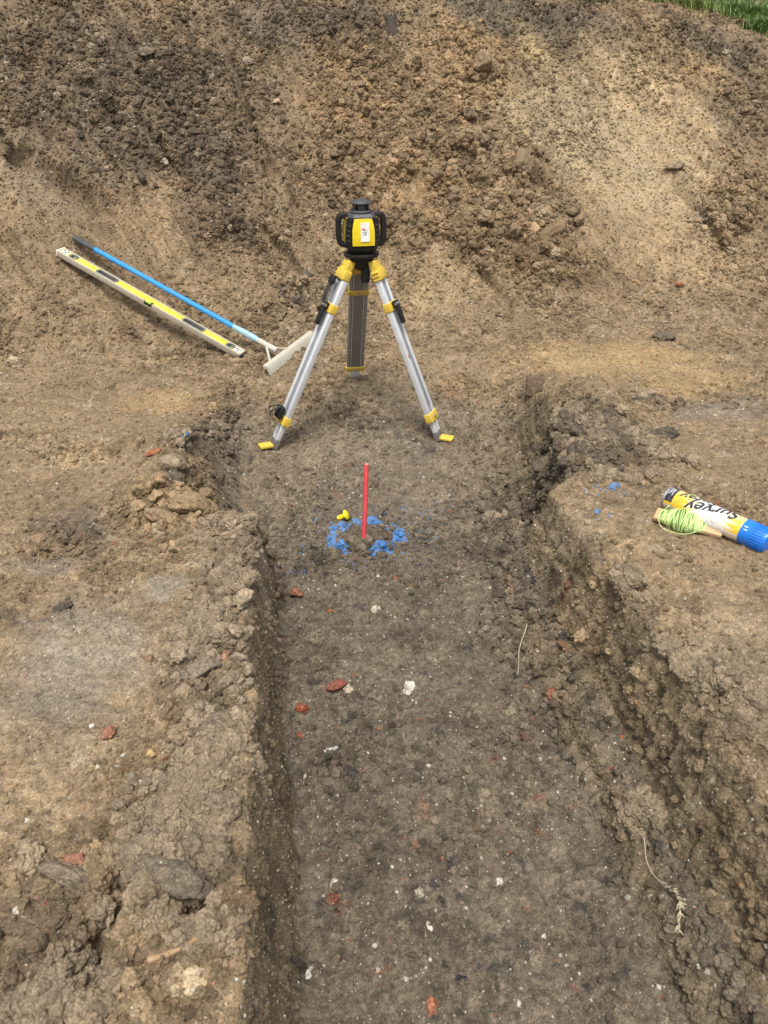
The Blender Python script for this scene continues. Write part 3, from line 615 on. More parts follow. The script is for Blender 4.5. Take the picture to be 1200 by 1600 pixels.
# single clods, stones and rubble that stand out: name, shape, (x, y, radius), colour, label, category, scale
STONES = [
    ('pale_stone', 's', (0.100,5.479,0.0360), (.42, .30, .20), 'pale pinkish pointed stone high on the bank above the spirit level', 'stone', (.7, 1.3, 1)),
    ('pale_stone', 'c', (-0.060,5.723,0.0366), (.33, .27, .19), 'rounded pale stone on the dark upper left bank', 'stone', (1, .9, .9)),
    ('flat_stone', 's', (-0.646,5.530,0.0543), (.16, .125, .09), 'flat brown slab of soil tilted on the dark upper left bank', 'clod', (1.2, .8, 1)),
    ('pale_stone', 'c', (-0.574,4.944,0.0259), (.40, .34, .26), 'small pale stone low on the left bank above the rake', 'stone', (.8, .9, 1)),
    ('pale_stone', 'c', (-1.223,3.667,0.0393), (.34, .27, .18), 'buff stone lying on the ground at the far left', 'stone', (1, .8, .9)),
    ('soil_clod', 'c', (0.136,4.313,0.0502), DRK, 'largest round dark clod behind the left tripod leg', 'clod', (1, 1, 1.1)),
    ('soil_clod', 'c', (1.098,3.033,0.0449), (.15, .105, .07), 'upright brown clod alone at the far right corner of the trench', 'clod', (1, .8, 1.5)),
    ('soil_clod', 'c', (2.053,3.770,0.0448), (.14, .11, .08), 'dark clod alone at the foot of the right bank', 'clod', (1.2, .8, .8)),
    ('soil_clod', 's', (1.310,2.285,0.0496), (.085, .07, .054), 'flat dark clod on the level ground above the spray can', 'clod', (1.1, .7, 1.5)),
    ('soil_clod', 'c', (-0.370,2.314,0.0507), (.29, .225, .155), 'big buff lump at the left trench edge above the blue paint fleck', 'clod', (1, .9, .9)),
    ('soil_clod', 'c', (-0.281,1.983,0.0562), (.275, .192, .108), 'biggest yellow brown lump on the left trench edge', 'clod', (1.2, .8, .75)),
    ('soil_clod', 'c', (-0.370,1.952,0.0442), (.285, .20, .115), 'cracked yellow brown lump beside the biggest one', 'clod', (1.1, .9, .7)),
    ('soil_clod', 'c', (-0.291,2.335,0.0438), (.265, .185, .105), 'squarish yellow brown lump at the top right of the left edge heap', 'clod', (1, .9, .9)),
    ('soil_clod', 'c', (-0.424,1.997,0.0371), (.27, .19, .11), 'yellow brown lump at the left end of the left edge heap', 'clod', (1.2, .8, .7)),
    ('soil_clod', 'c', (-0.345,2.216,0.0350), (.255, .18, .10), 'yellow brown lump at the back of the left edge heap', 'clod', (1.1, .9, .8)),
    ('soil_clod', 'c', (-0.561,1.569,0.0201), (.08, .066, .056), 'blackish clod at the end of the rut on the left', 'clod', (1.2, .8, .8)),
    ('soil_clod', 's', (-0.209,1.255,0.0408), (.20, .162, .118), 'broad grey slab of soil on the left trench edge', 'clod', (1.15, .75, 1.1)),
    ('soil_clod', 'c', (-0.167,1.111,0.0391), (.16, .125, .09), 'rounded brown block at the left trench edge', 'clod', (1.1, .8, .75)),
    ('soil_clod', 's', (-0.232,0.773,0.0530), (.165, .132, .096), 'long grey smeared slab of clay at the lower left', 'clod', (1.25, .62, 1.2)),
    ('soil_clod', 's', (-0.405,0.811,0.0309), (.17, .135, .095), 'dark flattened clod at the lower left edge', 'clod', (1.2, .7, 1)),
    ('soil_clod', 'c', (-0.293,0.840,0.0361), (.19, .148, .10), 'brown lump above the long grey slab', 'clod', (.9, 1.2, .8)),
    ('pale_stone', 'c', (-0.187,0.626,0.0221), (.42, .33, .21), 'cream coloured sandy stone at the bottom left', 'stone', (.9, 1., .6)),
    ('pale_stone', 'c', (-0.297,1.065,0.0110), (.40, .28, .13), 'yellow pebble among the clods on the left bank', 'stone', (1, .9, 1)),
    ('pale_stone', 'c', (-0.281,1.186,0.0091), (.38, .34, .29), 'small grey white pebble beside the smooth grey smear', 'stone', (1, .9, 1)),
    ('pale_stone', 'c', (-0.419,1.151,0.0076), (.58, .54, .47), 'small white pebble left of the brick chip', 'stone', (1, .9, 1)),
    ('pale_stone', 'c', (-0.151,0.887,0.0111), (.42, .34, .22), 'cream pebble on the brink of the near left trench wall', 'stone', (.8, 1.2, 1)),
    ('chalk_lump', 'c', (0.288,1.525,0.0228), (.54, .50, .43), 'white chalk lump pressed into the middle of the trench floor', 'stone', (1.1, .8, .7)),
    ('chalk_lump', 'c', (0.237,1.861,0.0178), (.44, .39, .30), 'pale chalk lump on the trench floor below the paint ring', 'stone', (.8, 1.1, .7)),
    ('chalk_lump', 'c', (0.052,1.315,0.0221), (.46, .44, .40), 'crumbly white lump near the left trench wall', 'stone', (.8, 1.1, .5)),
    ('chalk_lump', 'c', (0.033,0.968,0.0133), (.50, .47, .41), 'white mortar lump next to the dark red brick chip', 'stone', (.9, 1, .6)),
    ('chalk_lump', 'c', (-0.025,0.803,0.0133), (.52, .50, .46), 'white crumb at the foot of the near left wall', 'stone', (.8, 1.3, .5)),
    ('chalk_lump', 'c', (0.214,0.860,0.0089), (.50, .46, .38), 'round white pebble in the near middle of the trench floor', 'stone', (1, 1, .8)),
    ('chalk_lump', 'c', (0.375,0.931,0.0107), (.52, .48, .40), 'white pebble on the right half of the trench floor', 'stone', (1, 1, .8)),
    ('chalk_lump', 'c', (0.202,0.923,0.0105), (.40, .37, .28), 'buff white pebble left of the other white pebbles', 'stone', (1, 1, .7)),
    ('chalk_lump', 'c', (0.647,0.854,0.0078), (.6, .57, .5), 'white pebble stuck in the dark right trench slope', 'stone', (1, 1, .9)),
    ('pale_stone', 'c', (0.839,1.068,0.0120), (.42, .37, .29), 'pale stone in the crumbly right trench edge', 'stone', (1.2, .8, .8)),
    ('brick_fragment', 's', (0.089,1.539,0.0261), (.21, .068, .045), 'red brick fragment on the floor near the left wall', 'brick fragment', (1.1, .8, 1.4)),
    ('mortar_lump', 'c', (0.120,1.534,0.0174), (.46, .39, .28), 'cream mortar sticking to the red brick fragment', 'mortar', (1., .8, .6)),
    ('brick_fragment', 's', (0.026,0.938,0.0197), (.16, .05, .035), 'dark red brick chip below the white mortar lump', 'brick fragment', (.8, 1.1, 1.3)),
    ('brick_fragment', 's', (0.184,0.708,0.0163), (.34, .13, .07), 'orange brick sliver at the very bottom of the trench floor', 'brick fragment', (.55, 1.2, 1.2)),
    ('brick_fragment', 's', (-0.000,1.987,0.0246), (.26, .11, .06), 'orange brick chip at the foot of the left wall', 'brick fragment', (1, .8, 1.2)),
    ('brick_fragment', 's', (0.325,2.016,0.0168), (.28, .075, .045), 'small scarlet brick chip just below the paint ring', 'brick fragment', (1.2, .6, 1)),
    ('brick_fragment', 's', (0.099,1.899,0.0180), (.28, .10, .05), 'dull orange chip left of the pale chalk lump', 'brick fragment', (1.2, .6, 1)),
    ('brick_fragment', 'c', (-0.006,1.479,0.0220), (.27, .075, .04), 'red brick crumb wedged against the left wall', 'brick fragment', (.6, 1.3, .8)),
    ('brick_fragment', 'c', (-0.016,1.391,0.0130), (.30, .08, .04), 'small red crumb below the wedged brick at the left wall', 'brick fragment', (.8, 1., .8)),
    ('brick_fragment', 'c', (-0.446,2.400,0.0215), (.31, .11, .055), 'bright orange brick piece on the far left heap', 'brick fragment', (1.2, .8, .8)),
    ('brick_fragment', 'c', (1.016,2.458,0.0187), (.33, .10, .05), 'orange brick chip on top of the right heap', 'brick fragment', (1.2, .8, .7)),
    ('brick_fragment', 'c', (1.078,2.233,0.0197), (.24, .085, .05), 'rusty brick chip on the right flank of the dark heap', 'brick fragment', (1, .9, .9)),
    ('brick_fragment', 's', (0.715,1.616,0.0163), (.30, .10, .05), 'orange chip below the near right trench corner', 'brick fragment', (1, .9, 1)),
    ('brick_fragment', 'c', (0.648,1.407,0.0186), (.24, .09, .05), 'rust red crumb in the dark slumped soil on the right', 'brick fragment', (.8, 1.1, .9)),
    ('brick_fragment', 's', (-0.160,1.318,0.0296), (.30, .16, .10), 'long terracotta shard on the left trench edge', 'brick fragment', (1.15, .45, 1)),
    ('brick_fragment', 's', (-0.387,1.125,0.0200), (.30, .13, .08), 'terracotta chip flush with the smooth ground on the left', 'brick fragment', (.6, 1.1, 1)),
    ('brick_fragment', 'c', (-0.333,1.335,0.0169), (.25, .15, .10), 'dull pink chip at the top of the smooth grey smear', 'brick fragment', (1, .9, .8)),
    ('brick_fragment', 's', (-0.392,0.846,0.0190), (.26, .12, .075), 'pinkish brick flake at the lower left', 'brick fragment', (.7, 1.2, 1)),
    ('brick_fragment', 's', (-0.272,0.634,0.0092), (.40, .22, .14), 'small pink chip beside the cream stone at bottom left', 'brick fragment', (1, 1, 1.2)),
    ('brick_fragment', 'c', (2.384,4.316,0.0229), (.31, .12, .06), 'tiny orange chip low on the right bank', 'brick fragment', (1, 1, 1)),
    ('plaster_chip', 's', (-0.158,1.557,0.0142), (.66, .66, .64), 'flat white chip on the left trench edge', 'chip', (.7, 1.1, .7)),
    ('charcoal_lump', 'c', (0.697,1.394,0.0183), (.022, .021, .021), 'black charcoal lump in the slumped right side', 'charcoal', (1, 1, .9)),
    ('charcoal_lump', 'c', (0.074,2.222,0.0178), (.022, .021, .021), 'black charcoal crumb left of the paint ring', 'charcoal', (1.4, .7, .7)),
    ('charcoal_lump', 'c', (0.248,0.750,0.0120), (.022, .021, .024), 'black charcoal smear near the bottom of the trench floor', 'charcoal', (.7, 1.4, .5)),
    ('flat_stone', 's', (2.614,5.074,0.0659), (.27, .205, .13), 'flat buff stone with a dark edge on the smooth right bank', 'stone', (1.1, .7, 1)),
    ('flat_stone', 's', (2.832,4.610,0.0479), (.29, .225, .145), 'flat buff stone low on the right bank', 'stone', (1.2, .7, 1.)),
    ('flat_stone', 's', (2.871,4.786,0.0446), (.22, .165, .10), 'brown slab sliding down the right bank', 'stone', (1.2, .6, 1)),
    ('soil_clod', 'c', (1.649,4.553,0.0839), (.20, .135, .075), 'biggest brown lump at the foot of the loose spill', 'clod', (1.3, .7, .7)),
    ('soil_clod', 's', (1.262,4.633,0.0608), (.25, .175, .10), 'upright buff slab at the foot of the loose spill', 'clod', (.8, 1.1, 1.3)),
    ('soil_clod', 'c', (1.551,4.965,0.0946), (.21, .15, .09), 'brown block in the middle of the loose spill', 'clod', (1.1, .8, .9)),
    ('soil_clod', 'c', (1.404,5.500,0.0739), (.25, .175, .105), 'large ochre block half way up the knobbly ridge', 'clod', (.8, 1.1, 1.1)),
]
for i, (nm, kind, (px, py, r), col, lab, cat, sc) in enumerate(STONES):
    put_clod(nm, (SLABS[i % 4] if kind == 's' else CLODS[i % 14]), px, py, r, col, lab, cat, None, sink=.38 if r < .02 else .14, tilt=.15, sc=sc, yaw=(i * 2.1) % 6.28 if i > 20 else (i * .7) % 1.2 - .6)

# ------------------------------------------------------------------ mesh helpers for made things
class MB:
    def __init__(s): s.bm = bmesh.new()
    def box(s, c, size, M=None, bev=0., seg=2):
        r = bmesh.ops.create_cube(s.bm, size=1); vs = r['verts']
        for v in vs: v.co = Vector((v.co.x * size[0], v.co.y * size[1], v.co.z * size[2]))
        if bev:
            es = list({e for v in vs for e in v.link_edges})
            g = bmesh.ops.bevel(s.bm, geom=es, offset=bev, segments=seg, affect='EDGES', profile=.5)
            vs = list({v for f in g['faces'] for v in f.verts} | {v for v in vs if v.is_valid})
            # faces of the box that the bevel left
            seen = set(vs); st = list(vs)
            while st:
                v = st.pop()
                for e in v.link_edges:
                    w = e.other_vert(v)
                    if w not in seen: seen.add(w); st.append(w)
            vs = list(seen)
        M = M or Matrix.Identity(3)
        for v in vs: v.co = M @ v.co + Vector(c)
        return s
    def loft(s, rings, cap=True, close=True):
        L = [[s.bm.verts.new(p) for p in r] for r in rings]; n = len(L[0])
        for a, b in zip(L, L[1:]):
            for i in range(n if close else n - 1):
                j = (i + 1) % n; s.bm.faces.new((a[i], a[j], b[j], b[i]))
        if cap: s.bm.faces.new(L[0][::-1]); s.bm.faces.new(L[-1])
        return s
    def tube(s, pts, r, seg=8, cap=True, flat=None):
        pts = [Vector(p) for p in pts]; n = len(pts); rs = r if isinstance(r, (list, tuple)) else [r] * n
        up = None; rings = []
        for i, p in enumerate(pts):
            t = (pts[min(i + 1, n - 1)] - pts[max(i - 1, 0)]).normalized()
            if up is None:
                up = Vector((0, 0, 1)) if abs(t.z) < .9 else Vector((1, 0, 0))
            a = (up - t * up.dot(t)).normalized(); b = t.cross(a); up = a
            fa, fb = flat or (1, 1)
            rings.append([p + a * (rs[i] * fa * math.cos(k * 2 * math.pi / seg)) + b * (rs[i] * fb * math.sin(k * 2 * math.pi / seg)) for k in range(seg)])
        return s.loft(rings, cap)
    def lathe(s, prof, c=(0, 0, 0), M=None, seg=32, cap=True):
        M = M or Matrix.Identity(3); c = Vector(c)
        return s.loft([[M @ Vector((r * math.cos(k * 2 * math.pi / seg), r * math.sin(k * 2 * math.pi / seg), z)) + c for k in range(seg)] for r, z in prof], cap)
    def build(s, name, mat, parent=None, smooth=35, label=None):
        bmesh.ops.recalc_face_normals(s.bm, faces=s.bm.faces)
        me = bpy.data.meshes.new(name); s.bm.to_mesh(me); s.bm.free(); me.materials.append(mat)
        if smooth:
            me.polygons.foreach_set('use_smooth', [True] * len(me.polygons))
            me.set_sharp_from_angle(angle=R_(smooth))
        o = link(name, me, parent)
        if label: o['label'] = label
        return o
def thing(name, loc, label, cat, group=None, M=None):
    o = bpy.data.objects.new(name, None); COL.objects.link(o); o.empty_display_size = .05
    o.location = loc
    if M is not None: o.rotation_euler = M.to_euler()
    return tag(o, label, cat, group)
def frame_of(x, z):
    """rotation whose x and z columns follow the two given directions"""
    x = Vector(x).normalized(); z = Vector(z); z = (z - x * z.dot(x)).normalized(); y = z.cross(x)
    return Matrix((x, y, z)).transposed()

M_BLACK = pm('black_rubber', (.009, .009, .010), .5, spec=.35, dirt=.22, dirtcol=(.13, .105, .075), cut=(.5, .8))
M_YEL = pm('yellow_plastic', (.80, .60, .015), .42, dirt=.18, cut=(.55, .85))
M_YEL2 = pm('yellow_casting', (.68, .47, .05), .5, dirt=.6, cut=(.46, .75))
M_GREY = pm('grey_plastic', (.05, .054, .06), .5, dirt=.3, cut=(.5, .8))
M_ALU = pm('aluminium', (.70, .715, .74), .42, .35, dirt=.5, dirtcol=(.24, .19, .13), scale=25, cut=(.52, .85))
M_WEB = pm('grey_web', (.27, .29, .32), .5, .2, dirt=.3, scale=25, cut=(.52, .85))
M_WEBSHADE = pm('web_in_shade', (.22, .20, .18), .6, .1, dirt=.55, dirtcol=(.22, .17, .11), scale=14, cut=(.44, .8))  # web darkened to carry the shade on the rear leg's inner face
M_RAILSHADE = pm('rail_in_shade', (.34, .325, .30), .5, .1, dirt=.4)  # aluminium rail toned down, the rear leg's shade put into its colour
M_WHITE = pm('white_print', (.78, .78, .76), .5, dirt=.1)
M_INK = pm('black_print', (.03, .03, .035), .5, dirt=.05)
M_BLUEINK = pm('dark_blue_print', (.03, .045, .12), .5, dirt=.05)
M_REDINK = pm('red_print', (.6, .03, .02), .5, dirt=.05)
M_STEEL = pm('steel_bolt', (.5, .5, .5), .35, .9, dirt=.2)
qg = NT('lens_glass'); qg.b.inputs['Base Color'].default_value = (.5, .56, .58, 1); qg.b.inputs['Roughness'].default_value = .06
qg.b.inputs['Transmission Weight'].default_value = .85; qg.b.inputs['IOR'].default_value = 1.3; M_GLASS = qg.m

# ------------------------------------------------------------------ tripod
feet = []
for (fx, fy) in ((-0.057,2.960), (0.662,2.929), (0.350,3.454)):
    p, n, _ = surf(fx, fy); feet.append(Vector((fx, fy, p.z - .003)))
cen = sum(feet, Vector()) / 3
HEAD = Vector((.352, 3.107, .789))
tri = thing('tripod', (HEAD.x, HEAD.y, cen.z), 'aluminium surveying tripod with yellow clamps standing astride the end of the trench', 'tripod')
O = Vector((HEAD.x, HEAD.y, cen.z))
MB().lathe([(.052, -.004), (.068, -.002), (.07, .004), (.07, .010), (.064, .013)], HEAD - O, seg=40).build('head_plate', M_BLACK, tri)
MB().lathe([(.012, -.10), (.017, -.097), (.0185, -.085), (.0185, -.05), (.012, -.045), (.010, -.03)], HEAD - O + Vector((.012, -.025, 0)), seg=20).build('fixing_screw', M_BLACK, tri)
MB().lathe([(.020, -.055), (.034, -.045), (.046, -.02), (.05, -.003)], HEAD - O, seg=28).build('head_hub', M_BLACK, tri)
def leg(fi, name_label, mid, low, inner):
    ft = feet[fi]
    rad = Vector((ft.x - HEAD.x, ft.y - HEAD.y, 0)).normalized()
    top = HEAD + rad * .052 + Vector((0, 0, -.018))
    d_ = (ft - top); L = d_.length; d_.normalize()
    w = Vector((0, 0, 1)).cross(rad).normalized()
    n = w.cross(d_).normalized()
    if n.dot(rad) < 0: n = -n
    Mx = Matrix((w, n, d_)).transposed()           # local: x across, y outward, z down the leg
    lg = bpy.data.objects.new('leg', None); COL.objects.link(lg); lg.parent = tri; lg.location = top - O; lg.rotation_euler = Mx.to_euler(); lg.empty_display_size = .04
    if name_label: lg['label'] = name_label
    W_, T = (.082 if inner else .068), .025
    def rail(z0, z1, off, wr, tr, m=M_ALU):
        for sgn in (-1, 1):
            MB().box((sgn * off, 0, (z0 + z1) / 2), (wr, tr, z1 - z0), bev=.004, seg=3).build('rail', m, lg)
            # shallow groove lip on the outer face of each rail
    lo = low * L
    rw_ = .012 if inner else .019
    rail(.055, lo + .012, W_ / 2 - rw_ / 2, rw_, T, M_RAILSHADE if inner else M_ALU)
    MB().box((0, -.007 if inner else 0, (.07 + lo) / 2), (W_ - 2 * rw_ + .002, .012 if inner else .019, lo - .07), bev=.001).build('web', M_WEBSHADE if inner else M_WEB, lg)
    if inner:
        for sx in (-1, 1):
            MB().box((sx * (W_ / 2 - .018), -.0105, (.07 + lo) / 2), (.0022, .0075, lo - .08)).build('lip', M_ALU, lg)
    # lower section
    rail(lo - .05, L - .012, .0155, .014, .022)
    MB().box((0, 0, (lo + L) / 2), (.02, .008, L - lo - .02)).build('web', M_WEB, lg)
    MB().box((0, 0, L - .03), (.046, .026, .045), bev=.004).build('shoe', M_ALU if inner else M_STEEL, lg)
    MB().loft([[(-.012, -.01, L - .02), (.012, -.01, L - .02), (.012, .01, L - .02), (-.012, .01, L - .02)], [(-.002, -.002, L + .03), (.002, -.002, L + .03), (.002, .002, L + .03), (-.002, .002, L + .03)]]).build('spike', M_STEEL, lg)
    # hinge casting
    h = MB(); h.box((0, 0, .018), (.052, .032, .046), bev=.006, seg=3); h.box((0, .002, .056), (.074, .036, .042), bev=.007, seg=3)
    h.box((0, .018, .05), (.042, .010, .046), bev=.004)
    hg = h.build('hinge', M_YEL2, lg)
    for k_ in range(3): MB().box((-.0385 if w.x > 0 else .0385, .004, .042 + k_ * .014), (.006, .03, .006), bev=.001).build('rib', M_YEL2, hg)
    # clamps
    def clamp(zc, hh, nm='clamp', ww=W_ + .006, tt=T + .008, m=M_YEL2):
        b = MB(); b.box((0, 0, zc), (ww, tt, hh), bev=.004, seg=3)
        o = b.build(nm, m, lg)
        MB().lathe([(.007, 0), (.007, .004), (.004, .006)], (0, (-tt / 2 if inner else tt / 2), zc), Matrix(((1, 0, 0), (0, 0, 1 if not inner else -1), (0, 1, 0))), seg=14).build('bolt', M_STEEL, o)
        return o
    if inner:
        clamp(mid * L, .026); clamp(lo, .028)
    else:
        cl = clamp(mid * L, .038)
        clamp(lo, .040)
        sx = 1 if w.dot(Vector((rad.x, rad.y, 0)).cross(Vector((0, 0, 1)))) else 1
        # lever lies on the outer face
        b = MB(); b.box((0, T / 2 + .018, mid * L + .036), (.026, .014, .085), bev=.004, seg=3)
        b.box((0, T / 2 + .012, mid * L - .004), (.03, .022, .026), bev=.004, seg=3)
        b.build('lever', M_BLACK, lg)
        MB().lathe([(.006, -.017), (.006, .017)], (0, T / 2 + .02, mid * L - .004), Matrix(((0, 0, 1), (0, 1, 0), (-1, 0, 0))), seg=12).build('pin', M_STEEL, cl)
        # yellow tread plate
        MB().box((0, .030, L - .010), (.044, .066, .012), Matrix.Rotation(R_(24), 3, 'X'), bev=.003, seg=2).build('foot', M_YEL2, lg)
    return lg, Mx, top, L
LEGL = leg(0, 'leg with a black carrying strap and loop', .235, .835, False)
LEGR = leg(1, None, .235, .85, False)
LEGB = leg(2, 'rear leg seen from its inner side, coloured grey brown for shade', .25, .90, True)
# printed mark on the right leg: a small red and grey maker's stamp
lg, Mx, top, L = LEGR
MB().box((-.029 if Mx.col[0].y > 0 else .029, .0155, L * .50), (.006, .0006, .018)).build('printed_mark', M_REDINK, lg)
# strap of the left leg: web band lying along the outer face, buckle, loop with a loose tail
M_STRAP = pm('black_webbing', (.022, .022, .023), .85, dirt=.3, dirtcol=(.12, .1, .07), scale=120)
lg, Mx, top, L = LEGL
far = 1 if (Mx.col[0].x * -1 > 0 or Mx.col[0].y > 0) else -1
st = MB()
pts = [(far * .012, .026 + .012 * math.sin(t * math.pi), .085 + t * (.235 * L - .085 + .01)) for t in np.linspace(0, 1, 14)]
st.loft([[(p[0] - .014, p[1], p[2]), (p[0] + .014, p[1], p[2]), (p[0] + .014, p[1] + .0025, p[2]), (p[0] - .014, p[1] + .0025, p[2])] for p in pts])
sp = st.build('strap', M_STRAP, lg)
MB().box((far * .012, .034, .088), (.036, .016, .034), bev=.004, seg=3).build('buckle', M_BLACK, sp)
st = MB(); zc = .80 * L
st.box((0, .034, zc + .0), (.05, .022, .055), bev=.008, seg=3)
lp = st.build('loop_buckle', M_BLACK, lg)
for (dx, ph, ln) in ((-.01, 0, .085), (.012, .6, .06)):
    st = MB(); pts = []
    for t in np.linspace(0, 1, 18):
        a = t * math.pi * 1.15
        pts.append((far * dx + .01 * math.sin(a * 2 + ph), .040 + .036 * math.sin(a), zc - .03 + ln * t))
    st.loft([[(p[0] - .008, p[1], p[2]), (p[0] + .008, p[1], p[2]), (p[0] + .008, p[1] + .002, p[2]), (p[0] - .008, p[1] + .002, p[2])] for p in pts])
    st.build('loop', M_STRAP, lp)

# ------------------------------------------------------------------ rotating laser level
las = thing('laser_level', (HEAD.x, HEAD.y, HEAD.z + .0135), 'yellow and black rotating laser level with side handles on top of the tripod', 'laser level', M=Matrix.Rotation(R_(2), 3, 'Z')); las.scale = (.85, .85, .85)
def octo(a, b, c_, e, z):   # half width, half depth, half length of the front face, half length of the side face
    return [Vector(p) for p in ((-c_, -b, z), (c_, -b, z), (a, -e, z), (a, e, z), (c_, b, z), (-c_, b, z), (-a, e, z), (-a, -e, z))]
LV = [(.000, .052, .052), (.006, .060, .060), (.020, .070, .070), (.045, .0745, .0745), (.058, .0755, .0755), (.100, .0745, .0745), (.150, .069, .069), (.165, .064, .064)]
def ring_at(zz, grow=0.):
    zs = [l_[0] for l_ in LV]; a = np.interp(zz, zs, [l_[1] for l_ in LV]) + grow
    return octo(a, a, a * .68, a * .50, zz)
MB().loft([ring_at(z_) for z_ in (0, .006, .020, .032, .040)]).build('base', M_BLACK, las, 25)
MB().loft([ring_at(z_, -.004) for z_ in (.0405, .1, .15, .160)]).build('body', M_GREY, las, 25)
def face_panel(i, z0, z1, ins, thick, shrink_top=0.):
    b = MB(); lo_, hi_ = [], []
    for zz in np.linspace(z0, z1, 6):
        f = (zz - z0) / (z1 - z0)
        r0, r1 = ring_at(zz, -.004), ring_at(zz, thick)
        for (r, acc) in ((r0, lo_), (r1, hi_)):
            p, q_ = r[i], r[(i + 1) % 8]; m = (p + q_) / 2; hw = (q_ - p).length / 2 - ins - shrink_top * max(0, f - .72) / .28
            d_ = (q_ - p).normalized(); acc.append((m - d_ * hw, m + d_ * hw))
    rings = [[lo_[k_][0], lo_[k_][1], hi_[k_][1], hi_[k_][0]] for k_ in range(6)]
    return b.loft(rings)
for i, lab in ((0, 'front panel carrying a white sticker'), (2, None), (4, None), (6, None)):
    pn = face_panel(i, .0415, .156, .002, .003, .006).build('yellow_panel', M_YEL, las, 25)
    if lab: pn['label'] = lab
    if i == 0:
        front = pn
for i in (1, 3, 5, 7):
    g = face_panel(i, .036, .157, .001, .005).build('corner_grip', M_BLACK, las, 25)
    for k_ in range(4):
        zz = .062 + k_ * .022; r = ring_at(zz, .0065); m = (r[i] + r[(i + 1) % 8]) / 2; dd = (r[(i + 1) % 8] - r[i]).normalized()
        MB().box(m, ((r[(i + 1) % 8] - r[i]).length * .7, .003, .004), frame_of(dd, (0, 0, 1)), bev=.001).build('ridge', M_GREY, g)
# shoulder, lantern, cap
MB().loft([ring_at(.1605, -.002), ring_at(.166, -.004), [p * Vector((.80, .80, 1)) if False else Vector((p.x * .82, p.y * .82, .173)) for p in ring_at(.165)]]).build('shoulder', M_GREY, las, 25)
MB().lathe([(.047, .1735), (.049, .178), (.046, .186)], seg=32).build('collar', M_GREY, las)
MB().lathe([(.030, .1865), (.030, .2105)], seg=32).build('lens', M_GLASS, las)
MB().lathe([(.016, .1866), (.019, .19), (.019, .205), (.012, .2104)], seg=24).build('rotor', M_BLACK, las)
for k_ in range(4):
    a = R_(45 + 90 * k_); MB().box((.037 * math.cos(a), .037 * math.sin(a), .1985), (.011, .009, .0235), Matrix.Rotation(a, 3, 'Z'), bev=.002).build('post', M_BLACK, las)
cp = MB().lathe([(.030, .211), (.047, .2115), (.0515, .214), (.0515, .2185), (.047, .2225), (.02, .224), (.0, .2242)][:6], seg=44).build('top_cap', M_GREY, las)
for k_ in range(12):
    a = R_(30 * k_ + 8); MB().box((.036 * math.cos(a), .036 * math.sin(a), .2236), (.016, .003, .0018), Matrix.Rotation(a, 3, 'Z')).build('rib', M_GREY, cp)
for sgn in (-1, 1):
    pts = [(.060, .156), (.078, .163), (.096, .161), (.101, .150), (.1035, .125), (.104, .09), (.102, .062), (.098, .046), (.090, .038), (.066, .034)]
    P_ = []
    for i in range(len(pts) - 1):
        for t in (0, .5): P_.append(tuple(np.array(pts[i]) * (1 - t) + np.array(pts[i + 1]) * t))
    P_.append(pts[-1])
    b = MB(); rings = []
    for i, (px, pz) in enumerate(P_):
        p0, p1 = P_[max(i - 1, 0)], P_[min(i + 1, len(P_) - 1)]; t = Vector((p1[0] - p0[0], 0, p1[1] - p0[1])).normalized(); nn = Vector((t.z, 0, -t.x))
        hw, hd = .0125, .019
        prof = [(-1, -.6), (-.6, -1), (.6, -1), (1, -.6), (1, .6), (.6, 1), (-.6, 1), (-1, .6)]
        rings.append([Vector((sgn * (px + nn.x * a_ * hw), c_ * hd, pz + nn.z * a_ * hw)) for a_, c_ in prof])
    b.loft(rings).build('handle', M_BLACK, las, 40)
# sticker and its print
def on_front(xc, zc, w_, h_, out):
    r = ring_at(zc, .003 + out); yy = r[0].y
    zs = .02; tl = math.atan2(ring_at(zc + zs)[0].y - ring_at(zc - zs)[0].y, 2 * zs)
    return (xc, yy, zc), (w_, .0008, h_), Matrix.Rotation(-tl, 3, 'X')
sk = MB(); cc, ss, mm = on_front(.007, .1015, .040, .082, .0004); sk.box(cc, ss, mm); sticker = sk.build('sticker', M_WHITE, front, 0)
def printed(items, mat):
    b = MB()
    for xo, zo, w_, h_ in items:
        cc, ss, mm = on_front(.004 + xo, .0985 + zo, w_, h_, .0012); b.box(cc, (ss[0], .0005, ss[2]), mm)
    b.build('print', mat, sticker, 0)
printed([(-.004, .0165, .013, .0045), (-.006, .0135, .009, .002), (.0, .0175, .006, .003)], M_REDINK)
printed([(.002, .0105, .020, .002), (-.006, .029, .003, .004), (.008, .030, .004, .002)], M_BLUEINK)
printed([(.003, .003, .016, .0016), (-.009, .003, .004, .0014), (.004, -.0035, .012, .0026), (-.009, -.0035, .004, .0014), (.004, -.0095, .007, .003), (-.009, -.0095, .004, .0014),
         (.003, -.0165, .016, .0018), (-.009, -.0165, .004, .0014), (.004, -.0235, .014, .002), (-.009, -.0235, .004, .0014), (.009, -.028, .002, .009)], M_INK)

